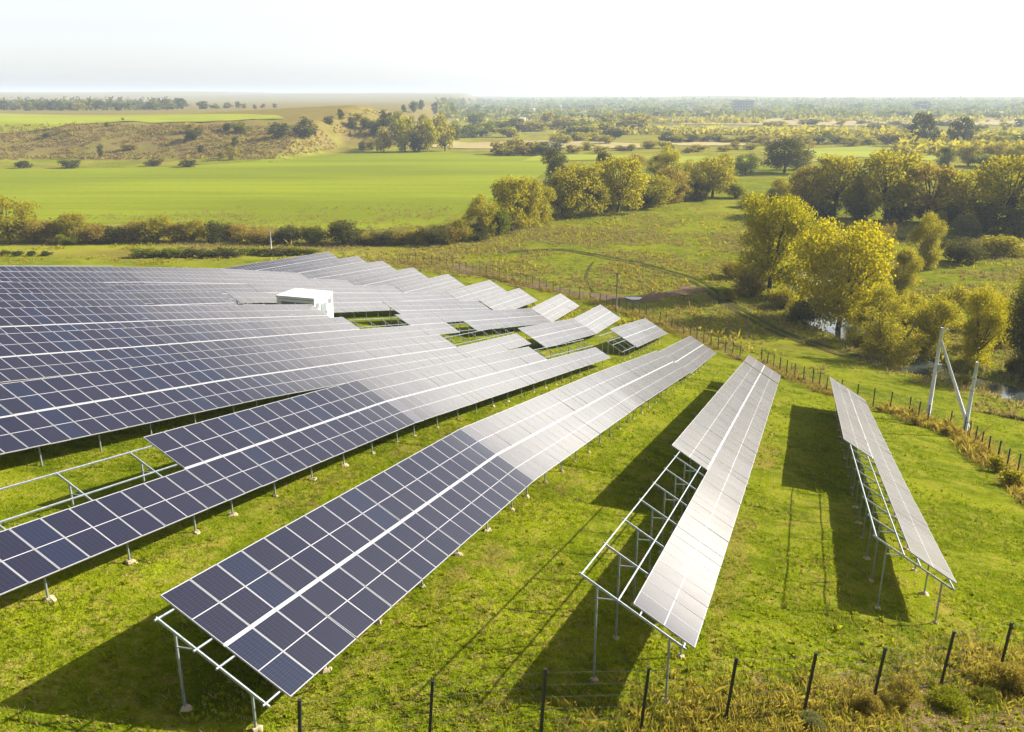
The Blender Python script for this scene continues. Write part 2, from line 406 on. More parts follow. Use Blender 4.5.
def pts(*px): return [tuple(at(a,b)[0][:2]) for a,b in px]
FENCE_NEAR = pts((300,775),(428,752),(540,737),(640,732),(725,719),(803,713),(872,703),(940,685),(998,676),(1075,668))
FENCE_FAR = pts((1060,515),(1016,479),(987,459),(962.7,437),(948.8,431),(927,425),(908.6,416),(889.8,410),(872.8,407),(826,392),(812,385.4),(786,376),(761,363.5),(739.5,359),(718,350),(690,338),(660,323),(626,312),(600,304),(560,294),(520,283),(480,274),(440,266),(400,262))
DIRT = [tuple(at(px,py)[0][:2]) for px,py in ((860,752),(960,727),(1024,716),(1130,694))]

az = np.concatenate([np.linspace(-62, 62, 470)[:-1], np.linspace(62, 298, 60)[:-1]]); az = np.radians(az)
rad = np.concatenate([[1.5], np.geomspace(6, 7200, 400)])
A_, R_ = np.meshgrid(az, rad)
gx, gy = (R_*np.sin(A_)).ravel(), (R_*np.cos(A_)).ravel()
gz = ground(gx, gy)
na, nr = len(az), len(rad)
i = np.arange(nr-1)[:,None]*na; j = np.arange(na)[None]
q = np.stack([i+j, i+(j+1)%na, i+na+(j+1)%na, i+na+j], -1).reshape(-1,4)[:, ::-1]
me = mesh_np('ground', np.stack([gx,gy,gz],-1), q, [M['ground']], smooth=True)
ca = me.color_attributes.new('cover', 'FLOAT_COLOR', 'POINT'); ca.data.foreach_set('color', cover(gx,gy,gz).astype(np.float32).ravel())
tag(link('ground', me), kind='structure')

def sheet(name, px, mat, lift=.06, step=None, world=False):
    """A flat field laid over the ground: polygon given by the places where its corners are seen."""
    P = np.array(px if world else [at(a,b)[0][:2] for a,b in px])
    lo, hi = P.min(0), P.max(0); n = 90
    X, Y = np.meshgrid(np.linspace(lo[0],hi[0],n), np.linspace(lo[1],hi[1],n))
    def inside(x, y):
        c = np.zeros(x.shape, bool)
        for (x0,y0),(x1,y1) in zip(P, np.roll(P,-1,0)):
            c ^= ((y0>y)!=(y1>y)) & (x < (x1-x0)*(y-y0)/(y1-y0+1e-12)+x0)
        return c
    # snap boundary: keep quads whose centre is inside, then pull rim vertices onto the outline
    cx, cy = .25*(X[:-1,:-1]+X[1:,1:]+X[:-1,1:]+X[1:,:-1]), .25*(Y[:-1,:-1]+Y[1:,1:]+Y[:-1,1:]+Y[1:,:-1])
    keep = inside(cx, cy)
    idx = np.arange(n*n).reshape(n,n)
    f = np.stack([idx[:-1,:-1],idx[:-1,1:],idx[1:,1:],idx[1:,:-1]],-1)[keep]
    used = np.zeros(n*n, int); np.add.at(used, f.ravel(), 1)
    xs, ys = X.ravel().copy(), Y.ravel().copy()
    for k in np.where((used>0)&(used<4))[0]:
        best = None
        for (x0,y0),(x1,y1) in zip(P, np.roll(P,-1,0)):
            vx,vy = x1-x0,y1-y0; t = min(1,max(0,((xs[k]-x0)*vx+(ys[k]-y0)*vy)/(vx*vx+vy*vy))); qx,qy = x0+t*vx,y0+t*vy
            dd = (qx-xs[k])**2+(qy-ys[k])**2
            if best is None or dd < best[0]: best = (dd,qx,qy)
        xs[k], ys[k] = best[1], best[2]
    zs = ground(xs, ys, False)+lift
    u = np.unique(f); rm = np.zeros(n*n,int); rm[u] = np.arange(len(u))
    me = mesh_np(name, np.stack([xs,ys,zs],-1)[u], rm[f], [mat], smooth=True)
    return tag(link(name, me), kind='structure')
sheet('crop_field', [(-60,223),(60,224),(150,222),(260,228),(370,231),(440,224),(470,206),(520,190),(545,172),(548,158),(500,154),(430,152),(360,154),(300,157),(250,162),(170,167),(60,169),(-60,170)], M['field'], .12)
sheet('plateau_field', [(-60,137),(0,134),(60,127),(120,122),(200,123),(285,119),(275,115.5),(160,115),(0,114),(-60,114)], M['lime'], .5)
sheet('far_crop_field', [(800,163),(850,157),(930,161),(962,153),(958,147),(880,146),(790,149),(760,152)], M['lime'], .3)
sheet('meadow_field', [(620,133),(760,135),(900,134),(880,128),(770,127),(680,126)], M['olivef'], .5)
sheet('stubble_field', [(430,147),(470,149),(560,149),(640,148),(640,144),(560,140),(450,141)], M['pale'], .4)
sheet('strip_field', [(520,162),(600,160),(700,165),(760,166),(760,158),(640,156),(540,155)], M['lime'], .3)
sheet('brown_field', [(660,146),(800,146),(800,138),(660,138)], M['pale'], .35)
sheet('far_plain', [(640,124),(800,126),(1080,125),(1080,117),(800,118)], M['pale'], .8)

# river water and its ribbon meshes
def ribbon(name, pts, width, mat, zoff=None, z=None, kind='structure', jit=0., sub=6):
    P = []
    for a, b in zip(pts[:-1], pts[1:]):
        for k in range(sub): P.append(np.array(a)+(np.array(b)-np.array(a))*k/sub)
    P.append(np.array(pts[-1])); P = np.array(P)
    for _ in range(4): P[1:-1] = .25*P[:-2]+.5*P[1:-1]+.25*P[2:]
    T = np.gradient(P, axis=0); T /= np.linalg.norm(T, axis=1)[:,None]; Nn = np.stack([-T[:,1],T[:,0]],-1)
    m = 5; v = []
    if z == 'level':
        lv = np.array([float(ground(q[0],q[1],False)) for q in P])-1.1
        for _ in range(30): lv[1:-1] = .25*lv[:-2]+.5*lv[1:-1]+.25*lv[2:]
    for i_, (p, nn) in enumerate(zip(P, Nn)):
        for k in range(m):
            ww = width*(1+jit*(vnoise(np.array(i_*.7), np.array(float(k>1)*9), 5)-.5)*2)
            qq = p+nn*ww*(k/(m-1)-.5); zz = lv[i_] if z == 'level' else float(ground(qq[0],qq[1]))+zoff
            v.append((qq[0],qq[1],zz))
    f = [(a*m+k, a*m+k+1, (a+1)*m+k+1, (a+1)*m+k) for a in range(len(P)-1) for k in range(m-1)]
    return tag(link(name, mesh_np(name, v, np.array(f)[:, ::-1], [mat], smooth=True)), kind=kind)
ribbon('river', RIVER, 8.5, M['water'], z='level')
def pts(*px): return [tuple(at(a,b)[0][:2]) for a,b in px]
def off(P, d):
    P = np.array(P); T = np.gradient(P, axis=0); T /= np.linalg.norm(T,axis=1)[:,None]; return [tuple(p+d*np.array([-t[1],t[0]])) for p,t in zip(P,T)]
TR = pts((500,253),(560,249),(600,256),(640,264),(680,275),(702,284),(722,300),(748,316),(790,337),(850,356))
ribbon('track', off(TR,1.0), 1.3, M['track'], .07, jit=.5); ribbon('track', off(TR,-1.0), 1.3, M['track'], .07, jit=.5)
TR2 = pts((450,266),(500,279),(560,290),(600,297),(640,299),(672,294),(700,288))
ribbon('mud_road', TR2, 5.5, M['mud'], .08, jit=.6)
TR3 = pts((590,262),(584,270),(582,280),(590,292)); ribbon('track', off(TR3,.8), .7, M['track'], .09, jit=.5)
pc, pd = at(634,299)
v = [(pc[0],pc[1],pc[2]+.16)]; ang = np.linspace(0, 2*math.pi, 25)[:-1]
for a in ang: v.append((pc[0]+1.5*math.cos(a)*(1+.25*math.sin(3*a)), pc[1]+1.6*math.sin(a)*(1+.2*math.cos(2*a)), pc[2]+.16))
me = bpy.data.meshes.new('puddle'); me.from_pydata(v, [], [(0,k+1,(k+1)%24+1) for k in range(24)]); me.materials.append(M['water'])
tag(link('puddle', me), kind='structure')

# ------------------------------------------------------------------ solar tables
def P3(s, o, zc): return np.array([D2[0]*s+N2[0]*o, D2[1]*s+N2[1]*o, zc+CZ])
CV = np.array([N2[0]*math.cos(BE), N2[1]*math.cos(BE), -math.sin(BE)])
def local(v, b): return [tuple(np.asarray(p)-b) for p in v]

def panel_mesh(u, c, nrm, frame_sep):
    wd, ln, th, fr = PITCHM-.020, MOD, .04, .019
    def pt(a, b, h): return a*u+b*c+h*nrm
    g = MB(); f = MB()
    v = [pt(a,b,h) for h in (-.006, 0) for a,b in ((fr,fr),(fr,ln-fr),(wd-fr,ln-fr),(wd-fr,fr))]
    gv, gf = v, [(0,3,2,1)[::-1],(4,5,6,7)[::-1]]
    # top face with uv; orientation is settled by the recalculation below
    uvs = [(0,0),(0,1),(1,1),(1,0)]
    for (a0,a1,b0,b1) in ((0,fr,0,ln),(wd-fr,wd,0,ln),(fr,wd-fr,0,fr),(fr,wd-fr,ln-fr,ln)):
        f.hexa([pt(a,b,h) for h in (-th,.006) for a,b in ((a0,b0),(a1,b0),(a1,b1),(a0,b1))])
    top = np.array([v[4],v[5],v[6],v[7]]); bot = np.array([v[0],v[1],v[2],v[3]])
    nn = np.cross(top[1]-top[0], top[2]-top[0])
    quad = [4,5,6,7]; uq = list(uvs)
    if nn @ nrm < 0: quad = quad[::-1]; uq = uq[::-1]
    qb = [0,1,2,3]
    if nn @ nrm > 0: qb = qb[::-1]
    if frame_sep:
        gm = mesh_np('solar_panel', v, [quad, qb], [M['panel'], M['kioskgrey']], [0,1], uv=uq+uvs)
        return gm, mesh_np('panel_frame', f.v, f.f, [M['alu']])
    fv = np.array(f.v); ff = np.array(f.f)+8
    gm = mesh_np('solar_panel', np.vstack([np.array(v), fv]), np.vstack([[quad, qb], ff]), [M['panel'], M['kioskgrey'], M['alu']], [0,1]+[2]*len(ff), uv=uq+uvs+[(0,0)]*(4*len(ff)))
    return gm, None

RIGHTROW = dict(U='first', T='second', A='third', B='fourth', C='fifth', D='sixth', E='seventh', F='eighth', G='ninth', H='tenth', I='eleventh', J='twelfth', K='thirteenth')
def table(row, s0, z0, s1, z1, label, up=None, lo=None, rack=None, detail=2):
    """One rigid table of modules. up / lo = (from, to) along s where the upper / lower half carries modules."""
    o = ROW[row]; P0, P1 = P3(s0,o,z0), P3(s1,o,z1)
    Lr = np.linalg.norm(P1-P0); u = (P1-P0)/Lr; c = CV; nrm = np.cross(u, c); nrm /= np.linalg.norm(nrm)
    if nrm[2] < 0: nrm = -nrm
    n = max(1, round(Lr/PITCHM)); stp = Lr/n
    base = (P0+P1)/2 + c*LS/2; base[2] = float(ground(base[0], base[1]))
    root = empty('solar_table', base, label, 'solar table', 'tables of solar panels standing in rows on the hillside')
    gm, fm = panel_mesh(u*(stp/PITCHM), c, nrm, detail == 2)
    per = (s1-s0)/n
    for half, rg in ((0, up), (1, lo)):
        if rg is None: continue
        for k in range(n):
            sc = s0+(k+.5)*per
            if sc < rg[0] or sc > rg[1]: continue
            pos = P0+u*(k*stp+.011)+c*(half*(MOD+GAP))-base
            po = link('solar_panel', gm, root, pos)
            po.rotation_euler = (random.gauss(0,.004), random.gauss(0,.004), 0)
            if fm is not None: link('panel_frame', fm, po)
    if up and lo:
        a0, a1 = [(max(up[i],lo[i]) if i == 0 else min(up[i],lo[i])) for i in (0,1)]
        if a1 > a0:
            q0, q1 = max(0,(a0-s0)/per*stp), min(Lr,(a1-s0)/per*stp); mc = c*(MOD+GAP/2)-nrm*.022
            b = MB(); b.bar(P0+u*q0+mc-base, P0+u*q1+mc-base, .012, .085, c); link('mid_rail', b.mesh('mid_rail',[M['alu']]), root)
    # the rack under it
    ra, rb = rack or (s0, s1)
    e0, e1 = (ra-s0)/(s1-s0)*Lr, (rb-s0)/(s1-s0)*Lr
    Lk = e1-e0; m = max(1, round((Lk-.8)/3.4)); i0 = .12 if rack else min(1.1, Lk*.15); pos_r = np.linspace(e0+i0, e1-min(1.1, Lk*.15), max(m,1)+1)
    dn = .13
    def on(a, fr): return P0+u*a+c*(LS*fr)-nrm*dn
    if detail >= 1:
        for fr in (.12,.415,.585,.93):
            b = MB(); b.bar(on(e0-.05,fr)+nrm*.06-base, on(e1+.05,fr)+nrm*.06-base, .042, .055, nrm); link('purlin', b.mesh('purlin',[M['steel']]), root)
        for a in pos_r:
            b = MB(); b.bar(on(a,.10)-base, on(a,.955)-base, .045, .065, nrm); link('rafter', b.mesh('rafter',[M['steel']]), root)
            tops = []
            for fr in (.25,.83):
                t = on(a,fr)-nrm*.02; g = float(ground(t[0],t[1])); ft = np.array([t[0],t[1],g-.25]); tops.append((t,ft))
                b = MB(); b.bar(ft-base, t-base, .06, .045, (D2[0],D2[1],0)); link('leg', b.mesh('leg',[M['steel']]), root)
                if detail == 2:
                    fo = MB(); nn = 7; r0 = random.uniform(.09,.19)
                    fo.tube([np.array([t[0],t[1],g-.12])-base, np.array([t[0],t[1],g+.05])-base, np.array([t[0],t[1],g+random.uniform(.07,.13)])-base], [r0*1.5, r0, r0*.45], nn)
                    fo.v = [tuple(np.array(q)+np.array([random.uniform(-.06,.06),random.uniform(-.06,.06),random.uniform(-.02,.02)])) for q in fo.v]
                    link('footing', fo.mesh('footing',[M['soil']]), root)
            b = MB(); t, ft = tops[0]; k = .38; b.bar(t-np.array([0,0,k])-base, on(a,.40)-nrm*.03-base, .032); link('brace', b.mesh('brace',[M['steel']]), root)
    else:
        b = MB()
        for fr in (.045,.415,.585,.955): b.bar(on(e0,fr)+nrm*.08-base, on(e1,fr)+nrm*.08-base, .05, .07, nrm)
        link('purlin', b.mesh('purlin',[M['steel']]), root)
        l = MB()
        for a in pos_r:
            l.bar(on(a,.0)-base, on(a,1.)-base, .055, .09, nrm)
        link('rafter', l.mesh('rafter',[M['steel']]), root)
        l = MB()
        for a in pos_r:
            for fr in (.17,.83):
                t = on(a,fr); l.bar(np.array([t[0],t[1],float(ground(t[0],t[1]))-.25])-base, t-base, .08)
        link('leg', l.mesh('leg',[M['steel']]), root)
    return root
def full(row, s0, z0, s1, z1, label, detail=2, **k):
    return table(row, s0, z0, s1, z1, label, (s0,s1), (s0,s1), detail=detail, **k)
def rw(row): return RIGHTROW[row]+' row from the right'

# first and second rows from the right
table('U', 34.2,-16.45, 54.5,-20.75, 'half-filled solar table at the near end of the first row from the right', None, (34.2,54.5), (33.2,54.5))
full('U', 54.5,-20.75, 92.7,-28.42, 'fully covered solar table at the far end of the first row from the right')
table('T', 21.2,-12.75, 40.2,-16.72, 'half-filled solar table at the near end of the second row from the right', None, (21.2,40.2), (20.9,40.2))
full('T', 40.25,-16.75, 65,-21.75, 'fully covered solar table in the middle of the second row from the right')
full('T', 65,-21.75, 90,-26.87, 'long covered solar table before the dark gap in the second row from the right')
full('T', 90.8,-27.05, 98.2,-28.42, 'short solar table past the dark gap ending the second row from the right')
# third row, the big one in the foreground
full('A', 15,-12.2, 34.7,-15.0, 'dark blue solar table nearest the camera, its bare rack end sticking out', rack=(14.35,34.7))
full('A', 34.7,-15.0, 61,-20.3, 'pale glaring solar table right behind the bend of the foreground row')
full('A', 61,-20.3, 89.5,-26.4, 'long greyish solar table before the step near the far end of the foreground row')
full('A', 90.2,-26.75, 117,-31.9, 'last solar table of the foreground row, past the step by the fence')
# fourth row
table('B', 2.5,-8.95, 24.43,-12.715, 'half-filled solar table at the lower left of the photo, its upper rails standing bare', None, (2.5,24.43))
full('B', 24.45,-12.72, 41,-15.57, 'full dark solar table where the upper modules begin in the fourth row from the right')
full('B', 41,-15.57, 72.4,-22.15, 'long bright solar table in the middle of the fourth row from the right')
table('B', 72.4,-22.15, 91,-26.05, 'half-filled solar table with lower modules only in the fourth row from the right', None, (72.4,91))
table('B', 93,-26.6, 131.4,-33.6, 'square white solar table beside empty rails at the far end of the fourth row', (106,132), (106,132), (98.5,131.4))
# fifth row
full('C', 8,-8.55, 39.2,-14.75, 'full dark solar table at the left edge in the fifth row from the right', 1)
full('C', 39.2,-14.75, 73.3,-22.1, 'long full solar table in the middle of the fifth row from the right', 1)
table('C', 73.3,-22.1, 91,-25.3, 'half-filled solar table with lower modules only in the fifth row from the right', None, (73.3,91), detail=1)
full('C', 96.7,-27.35, 122.9,-32.38, 'white solar table before the last bend of the fifth row from the right', 1)
full('C', 122.9,-32.38, 140.2,-34.1, 'white solar table at the far end of the fifth row from the right', 1)
# sixth row
full('D', 20,-9.8, 44.4,-15.0, 'full dark solar table at the left edge in the sixth row from the right', 1)
full('D', 44.4,-15.0, 71.8,-20.8, 'full bluish solar table left of the kiosk in the sixth row from the right', 1)
table('D', 71.8,-20.8, 98.1,-26.4, 'patchy solar table with gaps in both halves in the sixth row from the right', (83,98.2), (71.8,92.2), detail=1)
full('D', 98.2,-26.45, 131.2,-33.5, 'white full solar table past the gap in the sixth row from the right', 1)
full('D', 131.3,-33.5, 149,-34.7, 'bluish solar table at the far end of the sixth row from the right', 1)
# seventh row and beyond
full('E', 28,-10.7, 52.2,-15.83, 'full dark solar table at the left edge in the seventh row from the right', 0)
full('E', 52.2,-15.83, 78,-21.5, 'full solar table ending beside the white kiosk in the seventh row from the right', 0)
full('E', 94,-24.7, 126.5,-31.75, 'white full solar table beyond the kiosk in the seventh row from the right', 0)
full('E', 127,-31.8, 147.1,-33.85, 'bluish solar table at the far end of the seventh row from the right', 0)
full('F', 36,-12.1, 61.5,-17.4, 'full dark solar table at the left edge in the eighth row from the right', 0)
full('F', 61.5,-17.4, 74,-19.9, 'short solar table left of the grass gap in the eighth row from the right', 0)
table('F', 75,-20.1, 89,-23.3, 'half-filled solar table behind the white kiosk in the eighth row from the right', (75,89), None, detail=0)
full('F', 89,-23.3, 111,-27.95, 'white solar table right behind the kiosk roof in the eighth row from the right', 0)
full('F', 111,-27.95, 133,-32.2, 'white solar table ending the upper slope in the eighth row from the right', 0)
full('F', 133.2,-32.25, 155,-34.5, 'small grey solar table at the far end of the eighth row from the right', 0)
full('G', 42,-13.1, 67.4,-18.2, 'full dark solar table at the left edge in the ninth row from the right', 0)
full('G', 67.4,-18.5, 93.5,-23.56, 'solar table set a step lower in the middle of the ninth row from the right', 0)
full('G', 93.5,-23.56, 131.5,-31.6, 'long bright solar table ending the upper slope in the ninth row from the right', 0)
full('G', 131.6,-31.6, 155,-33.9, 'bluish solar table at the far end of the ninth row from the right', 0)
full('H', 50,-14.4, 80.5,-20.2, 'full solar table at the left edge in the tenth row from the right', 0)
full('H', 80.5,-20.2, 106,-25.6, 'grey solar table in the middle of the tenth row from the right', 0)
full('H', 106,-25.6, 131,-31.1, 'grey solar table ending the upper slope in the tenth row from the right', 0)
full('H', 131.1,-31.1, 157.5,-33.6, 'bluish solar table at the far end of the tenth row from the right', 0)
full('I', 58,-15.9, 90,-21.86, 'hindmost solar table at the left edge of the photo', 0)
full('I', 90,-21.86, 108.3,-25.4, 'hindmost solar table in the middle of the upper slope', 0)
full('I', 108.3,-25.4, 130,-30.2, 'grey solar table ending the upper slope in the eleventh row from the right', 0)
full('I', 130.1,-30.2, 161.3,-33.4, 'bluish solar table at the far end of the eleventh row from the right', 0)
full('J', 131,-30.7, 166.5,-33.8, 'bluish solar table at the foot of the slope, second hindmost there', 0)
full('K', 131,-30.74, 169.2,-33.82, 'bluish solar table on the foot of the slope, hindmost of all', 0)
tag(table('J', 76,-19.6, 96,-23.2, 'empty pale rack without modules behind the hindmost table at the left edge', None, None, detail=0), cat='empty rack')

# ------------------------------------------------------------------ kiosk
def kiosk():
    e = np.array([D2[0], D2[1], 0]); nn = np.array([N2[0], N2[1], 0]); zz = np.array([0,0,1.])
    lx, wy = 3.8, 4.8                            # along the row, across it
    cen = e*80.3+nn*-53.05; cen[2] = float(ground(cen[0], cen[1])); hh = 17.05-cen[2]-.15
    root = empty('transformer_kiosk', cen, 'white flat-roofed transformer kiosk standing between the solar tables', 'kiosk')
    b = MB(); b.box((0,0,hh/2-.25), (lx/2, wy/2, hh/2+.1), (e,nn,zz)); link('wall', b.mesh('wall',[M['kiosk']]), root)
    b = MB(); b.box((0,0,hh+.02), (lx/2+.05, wy/2+.05, .10), (e,nn,zz)); b.box((0,0,hh+.16), (lx/2+.05, wy/2+.05, .03), (e,nn,zz)); link('roof', b.mesh('roof',[M['kiosk']]), root)
    d = MB(); d.box(nn*(wy/2+.03)-e*.1+zz*(hh-1.75), (.55,.03,1.0), (e,nn,zz)); do = link('door', d.mesh('door',[M['steel']]), root)
    h = MB(); h.box(nn*(wy/2+.09)+e*.3+zz*(hh-1.8), (.03,.03,.12), (e,nn,zz)); link('handle', h.mesh('handle',[M['kioskgrey']]), do)
    b = MB(); b.box(zz*.25, (lx/2+.06, wy/2+.06, .4), (e,nn,zz)); link('plinth', b.mesh('plinth',[M['concrete']]), root)
    for k in (-1, 1):
        d = MB(); d.box(-e*(lx/2+.03)+nn*k*.95+zz*(hh-1.5), (.03,.85,1.05), (e,nn,zz)); do = link('door', d.mesh('door',[M['kioskgrey']]), root)
        h = MB(); h.box(-e*(lx/2+.08)+nn*k*.2+zz*(hh-1.6), (.03,.03,.12), (e,nn,zz)); link('handle', h.mesh('handle',[M['steel']]), do)
        v = MB()
        for q in range(5): v.box(nn*(wy/2+.02)+e*k*1.3+zz*(hh-1.0+q*.12), (.36,.02,.045), (e,nn,zz))
        link('vent', v.mesh('vent',[M['kioskgrey']]), root)
kiosk()

# ------------------------------------------------------------------ fences
def fence(name, P, label, h, gap, lean=0, strands=6, tilt=.03, pw=.072, wr=.006, nv=9):
    P = [np.array(p) for p in P]
    base = np.array([*P[0], float(ground(*P[0]))]); root = empty(name, base, label, 'fence')
    posts = []
    for a, b in zip(P[:-1], P[1:]):
        n = max(1, round(np.linalg.norm(b-a)/gap))
        for k in range(n): posts.append(a+(b-a)*k/n)
    posts.append(P[-1])
    tops = []
    for p in posts:
        g = np.array([p[0],p[1],float(ground(*p))]); t = g+np.array([random.gauss(lean,tilt), random.gauss(0,tilt), h+random.gauss(0,.03)])
        b = MB(); b.bar(g-np.array([0,0,.3])-base, t-base, pw); b.box(t-base+np.array([0,0,.01]), (pw*.6,pw*.6,.02)); link('fence_post', b.mesh('fence_post',[M['post']]), root)
        tops.append((g,t))
    w_ = MB()
    for (g0,t0),(g1,t1) in zip(tops[:-1], tops[1:]):
        for q in range(strands):
            f_ = .06+.9*q/(strands-1); w_.bar(g0+(t0-g0)*f_-base, g1+(t1-g1)*f_-base, wr)
        for q in range(1, nv):
            a = g0+(g1-g0)*q/nv; b = t0+(t1-t0)*q/nv; w_.bar(a+(b-a)*.06-base, a+(b-a)*.96-base, wr*.7)
    link('wire_mesh', w_.mesh('wire_mesh',[M['wire']]), root)
NF = FENCE_NEAR
fence('wire_fence', NF, 'wire fence on dark steel posts crossing the grass at the bottom edge', 2.05, 99, lean=.14)
FF = FENCE_FAR
fence('wire_fence', FF, 'long wire fence winding down the right side behind the solar rows', 2.15, 2.3, pw=.09, wr=.012, nv=12)

# ------------------------------------------------------------------ power poles
def pole_pair():
    g, dep = at(927.5, 420); g2, dep2 = at(964, 437); g3, dep3 = at(970.5, 430)
    hgt = 93*dep/FPX/math.cos(PITCH)*.98
    root = empty('power_pole', g, 'tall pale concrete pole with a slanting brace beside the wire fence', 'power pole')
    top = np.array([.05,.0,hgt])
    b = MB(); b.tube([(0,0,-.5),(0,0,hgt*.5),top], [.22,.19,.14], 10); link('pole', b.mesh('pole',[M['concrete']], True), root)
    b = MB(); b.tube([top*.86+np.array([.1,0,0]), (g3-g)*.5+np.array([0,0,hgt*.43]), g3-g-np.array([0,0,.3])], [.14,.16,.18], 10); link('brace', b.mesh('brace',[M['concrete']], True), root)
    b = MB(); b.bar(top+np.array([-.25,0,-.25]), top+np.array([.9,.1,-.25]), .09); b.bar(top+np.array([0,0,-.9]), top+np.array([.75,.1,-.28]), .05); ca_ = link('crossarm', b.mesh('crossarm',[M['steel']]), root)
    for k in (-.2,.4,.85):
        i_ = MB(); q = top+np.array([k,.05,-.2]); i_.tube([q,q+np.array([0,0,.1]),q+np.array([0,0,.2]),q+np.array([0,0,.26])],[.03,.07,.07,.03],8); link('insulator', i_.mesh('insulator',[M['porcelain']],True), ca_)
    b = MB(); z0 = hgt*.56; b.box((.28,-.05,z0+.2), (.22,.14,.34)); b.bar((0,0,z0-.4),(.95,.05,z0-.1),.06); b.bar((0,0,z0+.7),(.7,.05,z0+.5),.06); link('switch_box', b.mesh('switch_box',[M['steel']]), root)
    h2 = 75*dep2/FPX/math.cos(PITCH)
    r2 = empty('power_pole', g2, 'shorter bare concrete pole standing by the foot of the slanting brace', 'power pole')
    b = MB(); b.tube([(0,0,-.5),(0,0,h2*.5),(.05,0,h2)], [.21,.18,.14], 10); link('pole', b.mesh('pole',[M['concrete']], True), r2)
    for f_ in (.2,.62,.78):
        b = MB(); b.tube([(0,0,h2*f_),(0,0,h2*f_+.12)],[.22,.22],10); link('clamp', b.mesh('clamp',[M['steel']]), r2)
pole_pair()
def thin_pole(px, py, h_px, label, m):
    g, dep = at(px, py); hh = h_px*dep/FPX
    root = empty('power_pole', g, label, 'pole')
    b = MB(); b.tube([(0,0,-.4),(0,0,hh)],[.14,.10],8); link('pole', b.mesh('pole',[M[m]],True), root)
    b = MB(); b.bar((-.55,0,hh-.25),(.55,0,hh-.25),.08); ca_ = link('crossarm', b.mesh('crossarm',[M[m]]), root)
    for k in (-.5,.5):
        i_ = MB(); i_.tube([(k,0,hh-.2),(k,0,hh-.02)],[.06,.05],6); link('insulator', i_.mesh('insulator',[M['porcelain']]), ca_)
thin_pole(616, 312, 40, 'thin dark pole with a short crossarm by the muddy track', 'wood')
thin_pole(272, 255, 26, 'slim pale pole standing before the hedge behind the hindmost tables', 'concrete')

# ------------------------------------------------------------------ trees
def leaf_cloud(C, Rr, n, size, r):
    """n leaf quads spread through a set of lobes (centres C, radii Rr), mostly near their skins."""
    C = np.array(C); Rr = np.array(Rr); wgt = (Rr.prod(1))**.7; k = r.choice(len(C), n, p=wgt/wgt.sum())
    d = r.normal(size=(n,3)); d /= np.linalg.norm(d,axis=1)[:,None]
    t = r.random(n)**.45 * (1+.10*r.normal(size=n))
    p = C[k]+d*Rr[k]*t[:,None]
    a = r.normal(size=(n,3)); a /= np.linalg.norm(a,axis=1)[:,None]; b = np.cross(a, r.normal(size=(n,3))); b /= np.linalg.norm(b,axis=1)[:,None]+1e-9
    sz = size*r.uniform(.6,1.3,n)[:,None]
    v = np.stack([p-a*sz-b*sz*.5, p+a*sz*.1-b*sz*.75, p+a*sz+b*sz*.1, p-a*sz*.1+b*sz*.8],1).reshape(-1,3)
    return v, np.arange(4*n).reshape(n,4)
